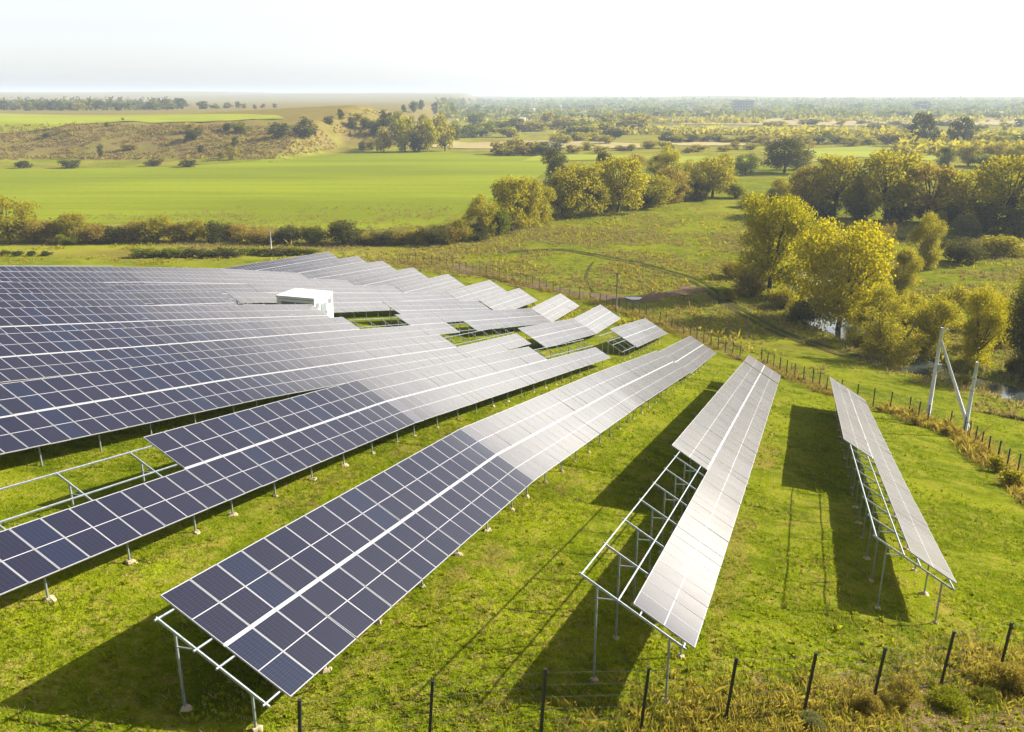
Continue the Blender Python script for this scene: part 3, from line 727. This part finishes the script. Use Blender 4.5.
def tree_proto(seed, leaves, size, kind):
    """Unit tree: height 1, crown about 1 wide."""
    r = np.random.default_rng(seed); C = []; Rr = []; tk = MB()
    if kind == 'broad':
        top = .98; nl = 32
        tk.tube([(0,0,-.04),(.01,0,.14),(.02,.01,.32)],[.032,.024,.018],7)
        for i_ in range(nl):
            a = 2.4*i_+r.uniform(0,.8); hh = .16+.74*((i_+.5)/nl)**.9; rr = (.34*math.sin(math.pi*min(1,hh*.86+.08))**.6+.03)*r.uniform(.5,1.12)
            c = np.array([rr*math.cos(a), rr*math.sin(a), hh]); q = r.uniform(.10,.18)
            c[2] = min(c[2], top-q*.75); C.append(c); Rr.append((q*1.12,q*1.12,q*.78))
            st = np.array([.02,.01,r.uniform(.18,.34)]); mid = st*.45+c*.55+np.array([0,0,.03]); tk.tube([st,mid,c],[.013,.008,.003],5)
    elif kind == 'round':
        nl = 20; tk.tube([(0,0,-.04),(0,0,.18),(.01,0,.45)],[.03,.024,.012],6)
        for i_ in range(nl):
            a = r.uniform(0,6.28); hh = r.uniform(.08,.86); rr = .35*math.sin(math.pi*(hh*.8+.14))*r.uniform(.3,1.05)
            q = r.uniform(.13,.20); c = np.array([rr*math.cos(a), rr*math.sin(a), min(hh,1-q*.85)]); C.append(c); Rr.append((q*1.1,q*1.1,q*.9))
            tk.tube([(0,0,.15),c*.6+np.array([0,0,.06]),c],[.01,.007,.002],5)
    elif kind == 'loose':
        nl = 26; 
        for b_ in range(4):
            a = 6.28*b_/4+r.uniform(-.4,.4); tk.tube([(0,0,-.04),(.06*math.cos(a),.06*math.sin(a),.25),(.22*math.cos(a),.22*math.sin(a),.62),(.27*math.cos(a),.27*math.sin(a),.85)],[.02,.016,.009,.003],6)
        for i_ in range(nl):
            a = r.uniform(0,6.28); hh = r.uniform(.14,.86); rr = r.uniform(.1,.40)*math.sin(math.pi*(hh*.75+.12))
            q = r.uniform(.09,.16); c = np.array([rr*math.cos(a), rr*math.sin(a), min(hh,.98-q)]); C.append(c); Rr.append((q*1.1,q*1.1,q)); tk.tube([c*np.array([.4,.4,.6]),c],[.008,.002],5)
    else:                                   # bush
        nl = 9; 
        for b_ in range(5):
            a = 6.28*b_/5; tk.tube([(0,0,-.05),(.12*math.cos(a),.12*math.sin(a),.35),(.24*math.cos(a),.24*math.sin(a),.6)],[.025,.016,.004],5)
        for i_ in range(nl):
            a = 6.28*i_/nl+r.uniform(-.3,.3); rr = r.uniform(.05,.32); q = r.uniform(.18,.26)
            hh = r.uniform(.22,.78)*(1-.6*rr); c = np.array([rr*math.cos(a), rr*math.sin(a), hh]); C.append(c); Rr.append((q*1.05,q*1.05,min(q*1.1,hh+.03)))
    v, f = leaf_cloud(C, Rr, leaves, size, r); v[:,2] = np.maximum(v[:,2], 0)
    return v, f, tk
PROTO = {}
def proto(kind, lod, var, col):
    k = (kind, lod, var, col)
    if k not in PROTO:
        leaves, size = {'near':(22000,.0108),'mid':(6500,.018),'far':(1000,.042),'tiny':(200,.085)}[lod]
        if kind == 'loose': leaves = int(leaves*.55)
        if kind == 'bush': leaves = int(leaves*.7); size *= 1.25
        v, f, tk = tree_proto(hash((kind,var)) % 9999 if False else sum(map(ord,kind))*7+var*31, leaves, size, kind)
        PROTO[k] = (mesh_np('crown', v, f, [LEAF[col]]), tk.mesh('trunk', [M['bark']], True))
    return PROTO[k]
TREES = []
def plant(px, py, w_px, top, kind, col, lod, name, label, cat, group=None, hmul=1.0):
    g, dep = at(px, py); wm = w_px*dep/FPX; hm = (py-top)*dep/FPX*1.02*hmul
    cr, tk = proto(kind, lod, random.randrange(4 if lod != 'near' else 3), col)
    sc = (wm*1.02, wm*random.uniform(.85,1.05), hm); rot = random.uniform(0,6.28)
    if lod == 'tiny':
        o = link(name, cr, None, g); o.scale = sc; o.rotation_euler = (0,0,rot); tag(o, label, cat, group); TREES.append(o); return o
    o = empty(name, g, label, cat, group); o.scale = sc; o.rotation_euler = (0,0,rot)
    link('crown', cr, o); link('trunk', tk, o); TREES.append(o); return o

# yellow willows on the river bank and the trees around them
for a in [
 (768,296,82,194,'broad','yellow','near','willow_tree','large golden yellow willow, left of the pair by the river'),
 (838,324,106,204,'broad','yellow','near','willow_tree','largest golden yellow willow with dark forked limbs by the river'),
 (880,342,60,268,'round','gold','near','willow_tree','yellow willow leaning out low on the right of the largest willow'),
 (888,360,76,296,'loose','olive','near','river_tree','half-bare olive tree with thin forked stems in front of the yellow willows'),
 (928,352,62,286,'round','gold','near','river_tree','pale yellow tree right behind the tall concrete pole'),
 (976,364,62,284,'round','yellow','near','river_tree','yellow tree between the concrete poles and the dark tree at the edge'),
 (1030,380,84,272,'round','dark','near','river_tree','dark green tree cut by the right edge of the photo'),
 (962,380,34,350,'bush','olive','near','bush','olive bush at the water below the yellow trees'),
 (1016,374,26,352,'bush','dark','near','bush','small dark bush beside the river under the dark tree'),
 (924,268,44,213,'round','olive','near','river_tree','olive willow with an orange tip behind the large yellow willow'),
 (902,298,42,246,'round','olive','near','river_tree','rounded olive tree between the large yellow willow and the meadow'),
 (884,262,26,222,'loose','brown','mid','river_tree','thin brownish tree right beside the top of the large yellow willow'),
 (965,233,34,210,'bush','silver','mid','bush','silvery grey willow bush before the dark belt'),
 (958,262,54,235,'bush','dark','mid','bush','dark round bush on the far side of the green meadow'),
 (1002,255,52,231,'bush','olive','mid','bush','brownish olive bush right of the dark round bush'),
 (938,228,22,208,'bush','gold','mid','bush','small orange bush between the olive willow and the silvery bush'),
 (732,278,34,258,'bush','brown','mid','bush','low brown bush left of the yellow willows'),
 (752,296,44,268,'bush','brown','mid','bush','reddish brown bush at the foot of the left yellow willow'),
 (782,308,38,284,'bush','olive','mid','bush','olive bush between the trunks of the two yellow willows'),
 (800,322,36,296,'bush','green','mid','bush','green bush left of the forked trunk by the river'),
 (856,342,40,316,'bush','gold','mid','bush','yellowish bush at the foot of the largest willow'),
 (728,300,22,286,'bush','gold','mid','bush','small yellow bush beside the curved track'),
 (905,334,50,292,'round','gold','mid','bush','yellow bush between the half-bare tree and the tree behind the pole'),
 (950,330,46,284,'round','olive','mid','bush','olive bush behind the two yellow trees at the poles'),
 (1000,345,46,296,'round','gold','mid','bush','yellow bush left of the dark tree at the edge'),
 (868,300,40,262,'bush','olive','mid','bush','olive bush behind the right flank of the largest willow'),
 (797,300,44,250,'round','yellow','mid','bush','yellow bush filling the gap between the two large willows'),
 (1030,306,40,262,'bush','olive','mid','bush','olive bush at the right edge above the dark tree'),
]:
    plant(*a, 'bush' if a[7]=='bush' else 'tree', 'trees and bushes by the river')

def line(specs, name, kind_lab, place, cat, group, lod, shared=False, wide=1.):
    specs = sorted(specs, key=lambda q: q[0])
    if wide != 1: specs = [(q[0],q[1],q[2]*wide,*q[3:]) for q in specs]
    for i_, (px,py,wp,tp,kd,cl) in enumerate(specs):
        lab = f'{kind_lab} {place}' if shared else f'{nth(i_)} {kind_lab} from the left {place}'
        plant(px, py, wp, tp, kd, cl, lod, name, lab, cat, group)
# hedge under the green field
line([(10,242,54,194,'round','gold'),(36,242,40,216,'bush','brown'),(55,242,36,219,'bush','brown'),(77,242,40,211,'round','olive'),(97,243,30,222,'bush','brown'),
 (113,242,32,222,'bush','dark'),(134,241,32,219,'bush','brown'),(156,241,46,213,'bush','olive'),(178,242,28,220,'bush','brown'),(193,241,36,217,'bush','olive'),
 (218,242,26,218,'bush','dark'),(236,241,30,220,'bush','brown'),(258,243,34,225,'bush','brown'),(287,244,34,224,'bush','dark'),(313,244,26,223,'bush','green'),(345,244,40,218,'bush','dark')],
 'hedge_shrub', 'bushy shrub', 'in the hedge below the green field', 'shrub', 'hedge shrubs below the green field', 'mid', wide=1.3)
line([(366,243,28,231,'bush','brown'),(384,244,26,230,'bush','dark'),(400,244,28,228,'bush','brown'),(418,244,28,227,'bush','olive'),(436,244,30,224,'bush','dark'),(452,243,28,222,'bush','brown'),(461,241,24,213,'bush','gold'),(478,240,26,220,'bush','dark')],
 'hedge_shrub', 'low dark shrub', 'between the hedge and the tree belt', 'shrub', 'low shrubs before the tree belt', 'mid', wide=1.35)
plant(62,245,15,233,'bush','lime','mid','bush','small bright green bush, left of two before the hedge','bush','bright bushes before the hedge')
plant(74,245,15,234,'bush','lime','mid','bush','small bright green bush, right of two before the hedge','bush','bright bushes before the hedge')
line([(x, 257+random.uniform(-1,1)-(x>240)*1.5, 17, 247+random.uniform(-1,1), 'bush', random.choice(['green','dark','green'])) for x in range(140, 322, 13)],
 'ditch_shrub', 'low dark green shrub', 'in the ditch before the hedge', 'shrub', 'ditch shrubs', 'far', wide=1.5)
line([(x, 256, 15, 250, 'bush', 'dark') for x in (5,18,32,46)], 'ditch_shrub', 'tiny dark shrub', 'behind the empty rack at the left edge', 'shrub', 'shrubs behind the rack', 'far')
# belt of trees along the old river course
line([(482,238,36,196,'round','olive'),(498,236,30,204,'bush','green'),(512,231,40,176,'broad','gold'),(531,228,36,177,'round','olive'),(541,224,30,186,'round','gold'),
 (562,218,40,170,'round','olive'),(578,216,50,164,'broad','olive'),(596,215,36,176,'round','olive'),(618,212,52,157,'broad','gold'),(606,211,26,182,'bush','olive'),
 (641,208,32,186,'bush','dark'),(650,207,44,175,'round','gold'),(672,203,38,168,'round','brown'),(690,200,30,172,'round','olive'),(712,198,44,157,'broad','olive'),(700,200,24,180,'bush','dark'),(736,198,26,181,'bush','lime')],
 'belt_tree', 'bushy tree', 'along the belt beyond the meadow', 'tree', 'trees in the belt beyond the meadow', 'mid', wide=1.2)
line([(555,185,30,150,'round','dark'),(604,182,26,151,'round','dark'),(575,182,24,160,'bush','brown'),(632,182,30,155,'round','brown'),(656,180,24,153,'round','gold'),(670,182,28,144,'round','yellow'),(690,184,20,157,'bush','olive'),(745,175,24,153,'round','green'),(784,173,46,139,'broad','dark'),(800,170,30,142,'loose','brown'),(725,172,20,150,'bush','olive')],
 'belt_tree', 'rounded tree', 'rising behind the tree belt', 'tree', 'trees behind the belt', 'mid', wide=1.15)
line([(752,207,34,192,'bush','brown'),(773,208,26,184,'bush','dark'),(780,206,30,178,'round','olive')], 'belt_shrub', 'low shrub', 'between the two tree belts', 'shrub', 'shrubs between the belts', 'mid')
line([(806,216,46,166,'broad','brown'),(834,217,56,155,'broad','olive'),(862,218,36,176,'round','olive'),(886,220,70,151,'broad','olive'),(926,222,52,164,'broad','brown'),(962,224,66,170,'broad','olive'),(1004,230,66,155,'broad','gold'),(1040,232,50,160,'broad','olive')],
 'belt_tree', 'spreading tree', 'in the dark belt at the right', 'tree', 'spreading trees in the right belt', 'mid', wide=1.1)
line([(826,219,34,200,'bush','dark'),(858,220,32,202,'bush','dark'),(900,222,36,200,'bush','dark'),(924,223,34,203,'bush','dark'),(948,226,36,202,'bush','dark'),(985,232,40,196,'bush','dark'),(1014,236,36,206,'bush','dark')],
 'belt_shrub', 'dark undergrowth bush', 'at the foot of the right belt', 'shrub', 'undergrowth of the right belt', 'mid')
# scarp and plateau, far left
line([(279,138,32,121,'bush','dark'),(306,137,28,116,'round','dark'),(240,133,20,121,'bush','green'),(227,131,12,122,'bush','dark'),(233,160,16,146,'round','olive'),(235,147,11,136,'round','dark'),(195,140,28,126,'bush','dark'),(190,133,14,122,'bush','brown'),
 (201,153,10,144,'bush','dark'),(101,157,9,144,'round','dark'),(70,168,30,158,'bush','dark'),(24,168,18,159,'bush','dark'),(155,166,22,158,'bush','dark'),(188,167,26,159,'bush','dark'),(47,138,9,131,'bush','dark'),(107,127,5,121,'bush','dark'),(123,121,4,117,'bush','olive'),(130,150,22,143,'bush','brown'),(222,158,10,150,'bush','brown')],
 'hill_shrub', 'dark shrub', 'on the dry grassy scarp', 'shrub', 'shrubs on the scarp', 'far')
line([(x, 110+random.uniform(-.5,.8), random.uniform(7,13), random.uniform(98.5,105), 'round', random.choice(['dark','green','olive','dark'])) for x in np.arange(2,176,6.5)]+
 [(180,109,12,98,'round','dark'),(203,109,13,101,'round','dark'),(215,109,10,103,'bush','green'),(228,108.5,10,102,'round','dark'),(238,108.5,6,101,'round','dark'),(244,108.5,5,103,'round','dark'),(255,109,4,104,'round','dark'),(263,108,5,103,'bush','dark'),(275,108,5,103,'round','dark')],
 'distant_tree', 'small dark tree', 'on the skyline of the plateau', 'tree', 'trees on the plateau skyline', 'tiny', True, wide=1.3)
line([(405,152,32,116,'round','gold'),(384,152,26,126,'round','olive'),(428,152,30,118,'round','gold'),(445,151,24,124,'round','olive'),(415,152,20,130,'bush','dark'),(362,151,10,139,'bush','dark'),(372,150,16,136,'bush','olive'),(396,140,26,116,'round','green'),(440,138,22,114,'round','gold'),(455,140,18,122,'round','green')],
 'knoll_tree', 'autumn tree', 'at the foot of the wooded knoll', 'tree', 'trees at the foot of the knoll', 'far')
line([(375,136,18,117,'bush','dark'),(386,128,18,109,'round','dark'),(366,130,14,116,'bush','green'),(398,122,14,108,'bush','olive'),(414,112,14,100,'bush','green'),(421,110,10,99,'bush','dark'),(435,114,10,102,'round','dark'),(443,118,10,108,'bush','olive'),(341,119,9,109,'round','dark'),(352,128,14,116,'bush','dark'),(330,124,12,115,'bush','dark'),(358,121,10,111,'bush','olive'),(410,126,14,114,'bush','green'),(424,124,14,112,'bush','olive'),(404,112,8,104,'bush','dark')],
 'knoll_shrub', 'small scattered shrub', 'on the slope of the knoll', 'shrub', 'shrubs on the knoll', 'far')
# mid-distance hedges and woods, right of the knoll
def scatter(n, x0, x1, y0, y1, w0, w1, h0, h1, cols, kinds=('round','bush')):
    out = []
    for k in range(n):
        t = (k+random.uniform(.1,.9))/n; py = y0+(y1-y0)*random.random(); out.append((x0+(x1-x0)*t, py, random.uniform(w0,w1), py-random.uniform(h0,h1), random.choice(kinds), random.choice(cols)))
    return out
line(scatter(20, 462, 640, 126, 138, 14,24, 9,17, ['gold','olive','brown','olive','green']), 'wood_tree', 'yellowing tree', 'in the wood beyond the stubble field', 'tree', 'trees of the wood beyond the stubble', 'far', wide=1.7)
line(scatter(10, 497, 552, 153, 156, 13,20, 11,19, ['olive','dark','brown','green']), 'hedge_tree', 'dark tree', 'in the copse above the green strip', 'tree', 'trees of the copse above the green strip', 'far', wide=1.7)
line(scatter(8, 555, 620, 138, 144, 10,18, 7,14, ['dark','olive','gold']), 'hedge_tree', 'small tree', 'in the hedge past the copse', 'tree', 'trees in the hedge past the copse', 'far', wide=1.7)
line(scatter(11, 664, 762, 141, 143, 10,17, 6,12, ['dark','olive','gold','green']), 'hedge_tree', 'small tree', 'in the hedge across the pale meadow', 'tree', 'hedge across the pale meadow', 'far', wide=1.7)
line(scatter(12, 560, 760, 148, 153, 9,17, 5,9, ['olive','brown','gold']), 'hedge_shrub', 'low shrub', 'in the rough strip behind the belt', 'shrub', 'shrubs in the rough strip', 'far', wide=1.7)
line(scatter(17, 765, 1040, 143, 146, 14,24, 8,15, ['olive','gold','brown','olive','green']), 'hedge_tree', 'yellowing tree', 'in the hedge behind the lime field', 'tree', 'hedge behind the lime field', 'far', wide=1.7)
plant(922,146,30,113,'broad','dark','far','hedge_tree','tallest dark tree, left of two in the hedge behind the lime field','tree','tall dark trees behind the lime field')
plant(961,146,30,118,'broad','dark','far','hedge_tree','tall dark tree with a gold right side, behind the lime field','tree','tall dark trees behind the lime field')
line([(945,167,26,146,'round','green'),(968,166,34,140,'round','olive'),(985,168,26,152,'bush','lime'),(993,166,34,142,'round','brown'),(1014,168,34,144,'round','olive')], 'hedge_tree', 'rounded tree', 'right of the lime field', 'tree', 'trees right of the lime field', 'mid')
line(scatter(16, 740, 1030, 124, 131, 8,18, 4,8, ['dark','green','olive']), 'distant_tree', 'small bluish tree', 'in the hazy fields before the town', 'tree', 'trees in the hazy fields', 'tiny', True, wide=1.8)
line(scatter(46, 470, 1040, 106, 121, 7,20, 4,8.5, ['dark','green','olive','dark']), 'distant_tree', 'hazy tree', 'between the houses of the distant town', 'tree', 'trees of the distant town', 'tiny', True, wide=1.7)

# ------------------------------------------------------------------ distant wood (one mass) and the town
def mass(name, n, gen, size, col):
    P = np.array([gen() for _ in range(n)]); v = []; 
    r = np.random.default_rng(5)
    q = r.normal(size=(n,22,3)); q[:,:,2] = np.abs(q[:,:,2]); q *= np.array([.45,.45,.42])
    c = P[:,None,:]+q*size; c = c.reshape(-1,3); a = r.normal(size=c.shape)*size*.17; b = r.normal(size=c.shape)*size*.17
    V = np.stack([c-a,c-b,c+a,c+b],1).reshape(-1,3)
    return tag(link(name, mesh_np(name, V, np.arange(len(V)).reshape(-1,4), [LEAF[col]])), kind='stuff')
def gen_far():
    while True:
        px, py = random.uniform(440,1080), random.choice([random.uniform(100.5,110), random.uniform(100.5,120)])
        P, d = at(px, py)
        return P
mass('distant_wood', 1500, gen_far, 15, 'green')
def gen_belt():
    c = random.choice([(455,650,112,124),(640,760,121,124),(800,1060,119,123),(560,900,133,135),(760,1060,136,140),(900,1080,150,156)])
    return at(random.uniform(c[0],c[1]), random.uniform(c[2],c[3]))[0]
mass('distant_hedgerow', 900, gen_belt, 8, 'olive')
def gen_ridge():
    P, d = at(random.uniform(-40,185), random.uniform(104,109)); return P
mass('distant_wood', 200, gen_ridge, 12, 'dark')

def tower():
    g, dep = at(742, 113.5); k = dep/FPX
    w_, h_, d_ = 21*k, 12.5*k, 6*k
    root = empty('tower_block', g, 'long pale high-rise slab standing alone on the hazy horizon', 'building')
    b = MB(); b.box((0,0,h_/2), (w_/2,d_/2,h_/2)); link('wall', b.mesh('wall',[M['tower']]), root)
    b = MB(); b.box((0,0,h_+.3*k), (w_/2*1.01,d_/2*1.02,.35*k)); rf = link('roof', b.mesh('roof',[M['concrete']]), root)
    for x in (-.3,.2):
        b = MB(); b.box((x*w_,0,h_+1.0*k), (w_*.06,d_*.25,.5*k)); link('lift_housing', b.mesh('lift_housing',[M['tower']]), rf)
    for r_ in range(8):
        b = MB()
        for c_ in range(14): b.box((-w_/2+(c_+.5)*w_/14, -d_/2-.05, (r_+.6)*h_/8.4), (w_/14*.3,.15,h_/8.4*.28))
        link('window', b.mesh('window',[M['glass']]), root)
    root.rotation_euler = (0,0,R(-14))
tower()
hs = [(522,122),(505,113),(532,112),(497,111),(560,108),(612,110),(640,113),(665,108),(690,112),(705,116),(770,112),(788,116),(815,111),(850,113),(880,109),(905,114),(935,110),(972,113),(1000,116),(1015,110)]
for i_, (px,py) in enumerate(hs):
    g, dep = at(px, py); wd, dp, hh = random.uniform(9,15), random.uniform(8,10), random.uniform(4,7)
    if py > 120: wd, dp, hh = 10, 8, 4.5
    root = empty('house', g, 'white-walled barn with a bright roof alone in the yellow wood' if i_ == 0 else 'tiny pale house among the hazy trees of the distant town', 'house', None if i_ == 0 else 'houses of the distant town')
    b = MB(); b.box((0,0,hh/2), (wd/2,dp/2,hh/2)); link('wall', b.mesh('wall',[M['wall']]), root)
    rh = dp*.42; v = [(-wd/2-.4,-dp/2-.4,hh),(wd/2+.4,-dp/2-.4,hh),(wd/2+.4,dp/2+.4,hh),(-wd/2-.4,dp/2+.4,hh),(-wd/2-.4,0,hh+rh),(wd/2+.4,0,hh+rh)]
    me = bpy.data.meshes.new('roof'); me.from_pydata(v, [], [(0,1,5,4),(2,3,4,5),(0,4,3),(1,2,5),(3,2,1,0)]); me.materials.append(M['kiosk'] if i_ == 0 or random.random()<.3 else M['roof']); link('roof', me, root)
    root.rotation_euler = (0,0,random.uniform(-.6,.6))

# ------------------------------------------------------------------ grass
def tufts(name, n, gen, blades, hgt, wid, col):
    x, y = gen(n); n = len(x); z = ground(x, y)
    r = np.random.default_rng(23); k = np.repeat(np.arange(n), blades); m = len(k)
    hs_ = hgt*r.lognormal(0,.35,n)[k]*r.uniform(.5,1.2,m); a = r.uniform(0,6.28,m); sp = r.uniform(.1,1.0,m)*hs_
    bx = x[k]+r.normal(0,hgt*.5,m); by = y[k]+r.normal(0,hgt*.5,m); bz = z[k]-.02
    dx, dy = np.cos(a), np.sin(a); ww = wid*r.uniform(.6,1.4,m)
    p0 = np.stack([bx-dy*ww, by+dx*ww, bz],-1); p1 = np.stack([bx+dy*ww, by-dx*ww, bz],-1)
    p2 = np.stack([bx+dx*sp*.45+dy*ww*.7, by+dy*sp*.45-dx*ww*.7, bz+hs_*.7],-1); p3 = np.stack([bx+dx*sp, by+dy*sp, bz+hs_],-1)
    V = np.stack([p0,p1,p2,p3],1).reshape(-1,3)
    return tag(link(name, mesh_np(name, V, np.arange(4*m).reshape(-1,4), [LEAF[col]])), kind='stuff')
def along(P, sd):
    P = np.array(P); L_ = np.r_[0, np.cumsum(np.linalg.norm(np.diff(P,axis=0),axis=1))]
    def g(n):
        q = rng.uniform(0, L_[-1], n*2); q = q[fbm(q/4, 0*q, 97, 2)+.3*(rng.random(len(q))-.5) > .42][:n]
        return np.interp(q, L_, P[:,0])+rng.normal(0,sd,len(q)), np.interp(q, L_, P[:,1])+rng.normal(0,sd,len(q))
    return g
def wedge(r0, r1, keep):
    def g(n):
        rr = np.sqrt(rng.uniform(r0**2, r1**2, n*3))*rng.uniform(.55,1,n*3)**.5; rr = np.clip(rr, r0, r1)
        aa = np.radians(rng.uniform(-37,37,n*3)); x, y = rr*np.sin(aa), rr*np.cos(aa); k = keep(x,y); return x[k][:n], y[k][:n]
    return g
def kgreen(x, y): return fbm(x/3.5, y/3.5, 81, 3) + .25*(rng.random(len(x))-.5) > .42
def kdry(x, y): return fbm(x/4, y/4, 83, 3)+.15*(rng.random(len(x))-.5) > .56
tufts('grass', 60000, wedge(14, 62, kgreen), 5, .085, .016, 'grass')
tufts('grass', 26000, wedge(45, 130, kgreen), 4, .14, .035, 'grass')
tufts('dry_grass', 6000, wedge(14, 60, kdry), 5, .11, .016, 'straw')
def offtrack(x, y): return (seg_dist(x, y, TR) > 2.0) & (seg_dist(x, y, TR2) > 2.6+rng.random(len(x)))
def beyond(x, y):
    s = x*D2[0]+y*D2[1]; o = x*N2[0]+y*N2[1]
    return (s > np.interp(o, [-110,-60,-24,-5,3,20], [178,165,148,114,106,98])) & (fbm(x/16,y/16,85,3)+.2*(rng.random(len(x))-.5) > .45) & offtrack(x, y)
tufts('dry_grass', 24000, wedge(110, 330, beyond), 6, .42, .10, 'straw')
def lushspots(x, y):
    s = x*D2[0]+y*D2[1]; return (s > 125) & (fbm(x/9,y/9,95,3) > .56) & offtrack(x, y)
tufts('rank_grass', 9000, wedge(110, 330, lushspots), 6, .45, .13, 'olive')
tufts('weeds', 800, along(NF, 1.2), 9, .13, .0055, 'straw'); tufts('weeds', 2200, along(NF[3:], 1.0), 10, .19, .007, 'brown')
tufts('weeds', 2200, along(NF[2:], 1.5), 8, .13, .012, 'green')
tufts('weeds', 4200, along(FF, .8), 9, .32, .010, 'straw'); tufts('weeds', 2600, along(FF, .9), 9, .38, .013, 'brown')
tufts('weeds', 500, along(FF[:8], .7), 9, .42, .012, 'olive'); tufts('weeds', 2200, along(FF[:9], .7), 10, .45, .014, 'brown')
def onhill(x, y): return (ground(x, y) > 1.2) & (y < 960) & ((y < np.interp(x, [-900,-300,-148,-129], [470,512,525,622])+125) | (x > -135)) & (fbm(x/30,y/30,87,3) > .33)
tufts('dry_scrub', 20000, wedge(500, 960, onhill), 7, .9, .34, 'brownscrub')
tufts('dry_scrub', 1500, wedge(500, 800, onhill), 7, 1.3, .5, 'olive')
def rosettes(n):
    x, y = wedge(14, 48, lambda a,b: (seg_dist(a,b,NF) < 9*rng.random(len(a))) | (rng.random(len(a)) < .03))(n); return x, y
tufts('weeds', 3500, rosettes, 7, .10, .05, 'lime')
# bushes along the near fence
for px,py,wp,tp,kd,cl,lab in [
 (868,712,34,690,'bush','brown','low brown weed clump at the foot of a near fence post'),
 (904,706,44,668,'loose','brown','tall withered weed leaning on the near fence'),
 (950,708,46,688,'bush','lime','yellow-green weed clump between the last near fence posts'),
 (1012,690,52,656,'bush','brown','dark brown bush around the rightmost near fence post'),
 (985,700,30,686,'bush','green','small green bush beside the dirt road'),
 (812,726,30,712,'bush','silver','greyish leafy weed at the foot of the near fence')]:
    plant(px,py,wp,tp,kd,cl,'mid','weed_bush',lab,'bush','weeds along the near fence')
for px,py,wp,tp in [(1002,474,20,458),(985,462,18,446),(1018,486,20,466),(955,438,16,428),(900,418,14,410),(935,430,15,421),(870,410,14,402)]:
    pass
line([(1012,487,24,464,'bush','gold'),(996,472,22,452,'bush','gold'),(981,458,18,444,'bush','brown'),(945,435,15,425,'bush','brown'),(915,425,14,414,'bush','brown'),(880,412,12,404,'bush','brown'),(842,402,10,396,'bush','brown')],
 'weed_bush', 'withered weed clump', 'along the far wire fence', 'bush', 'weeds along the far fence', 'far')

# ------------------------------------------------------------------ haze
b = MB(); b.box((0, 3300, 25), (5200, 3850, 62)); hm_ = b.mesh('haze', [])
hm = NT('haze'); vol = hm.n('VolumePrincipled'); vol.inputs['Color'].default_value = (.72,.84,1,1); vol.inputs['Density'].default_value = HAZE
vol.inputs['Anisotropy'].default_value = 0; hm.l(vol.outputs[0], hm.out.inputs['Volume']); hm_.materials.append(hm.m)
tag(link('haze', hm_), kind='stuff')
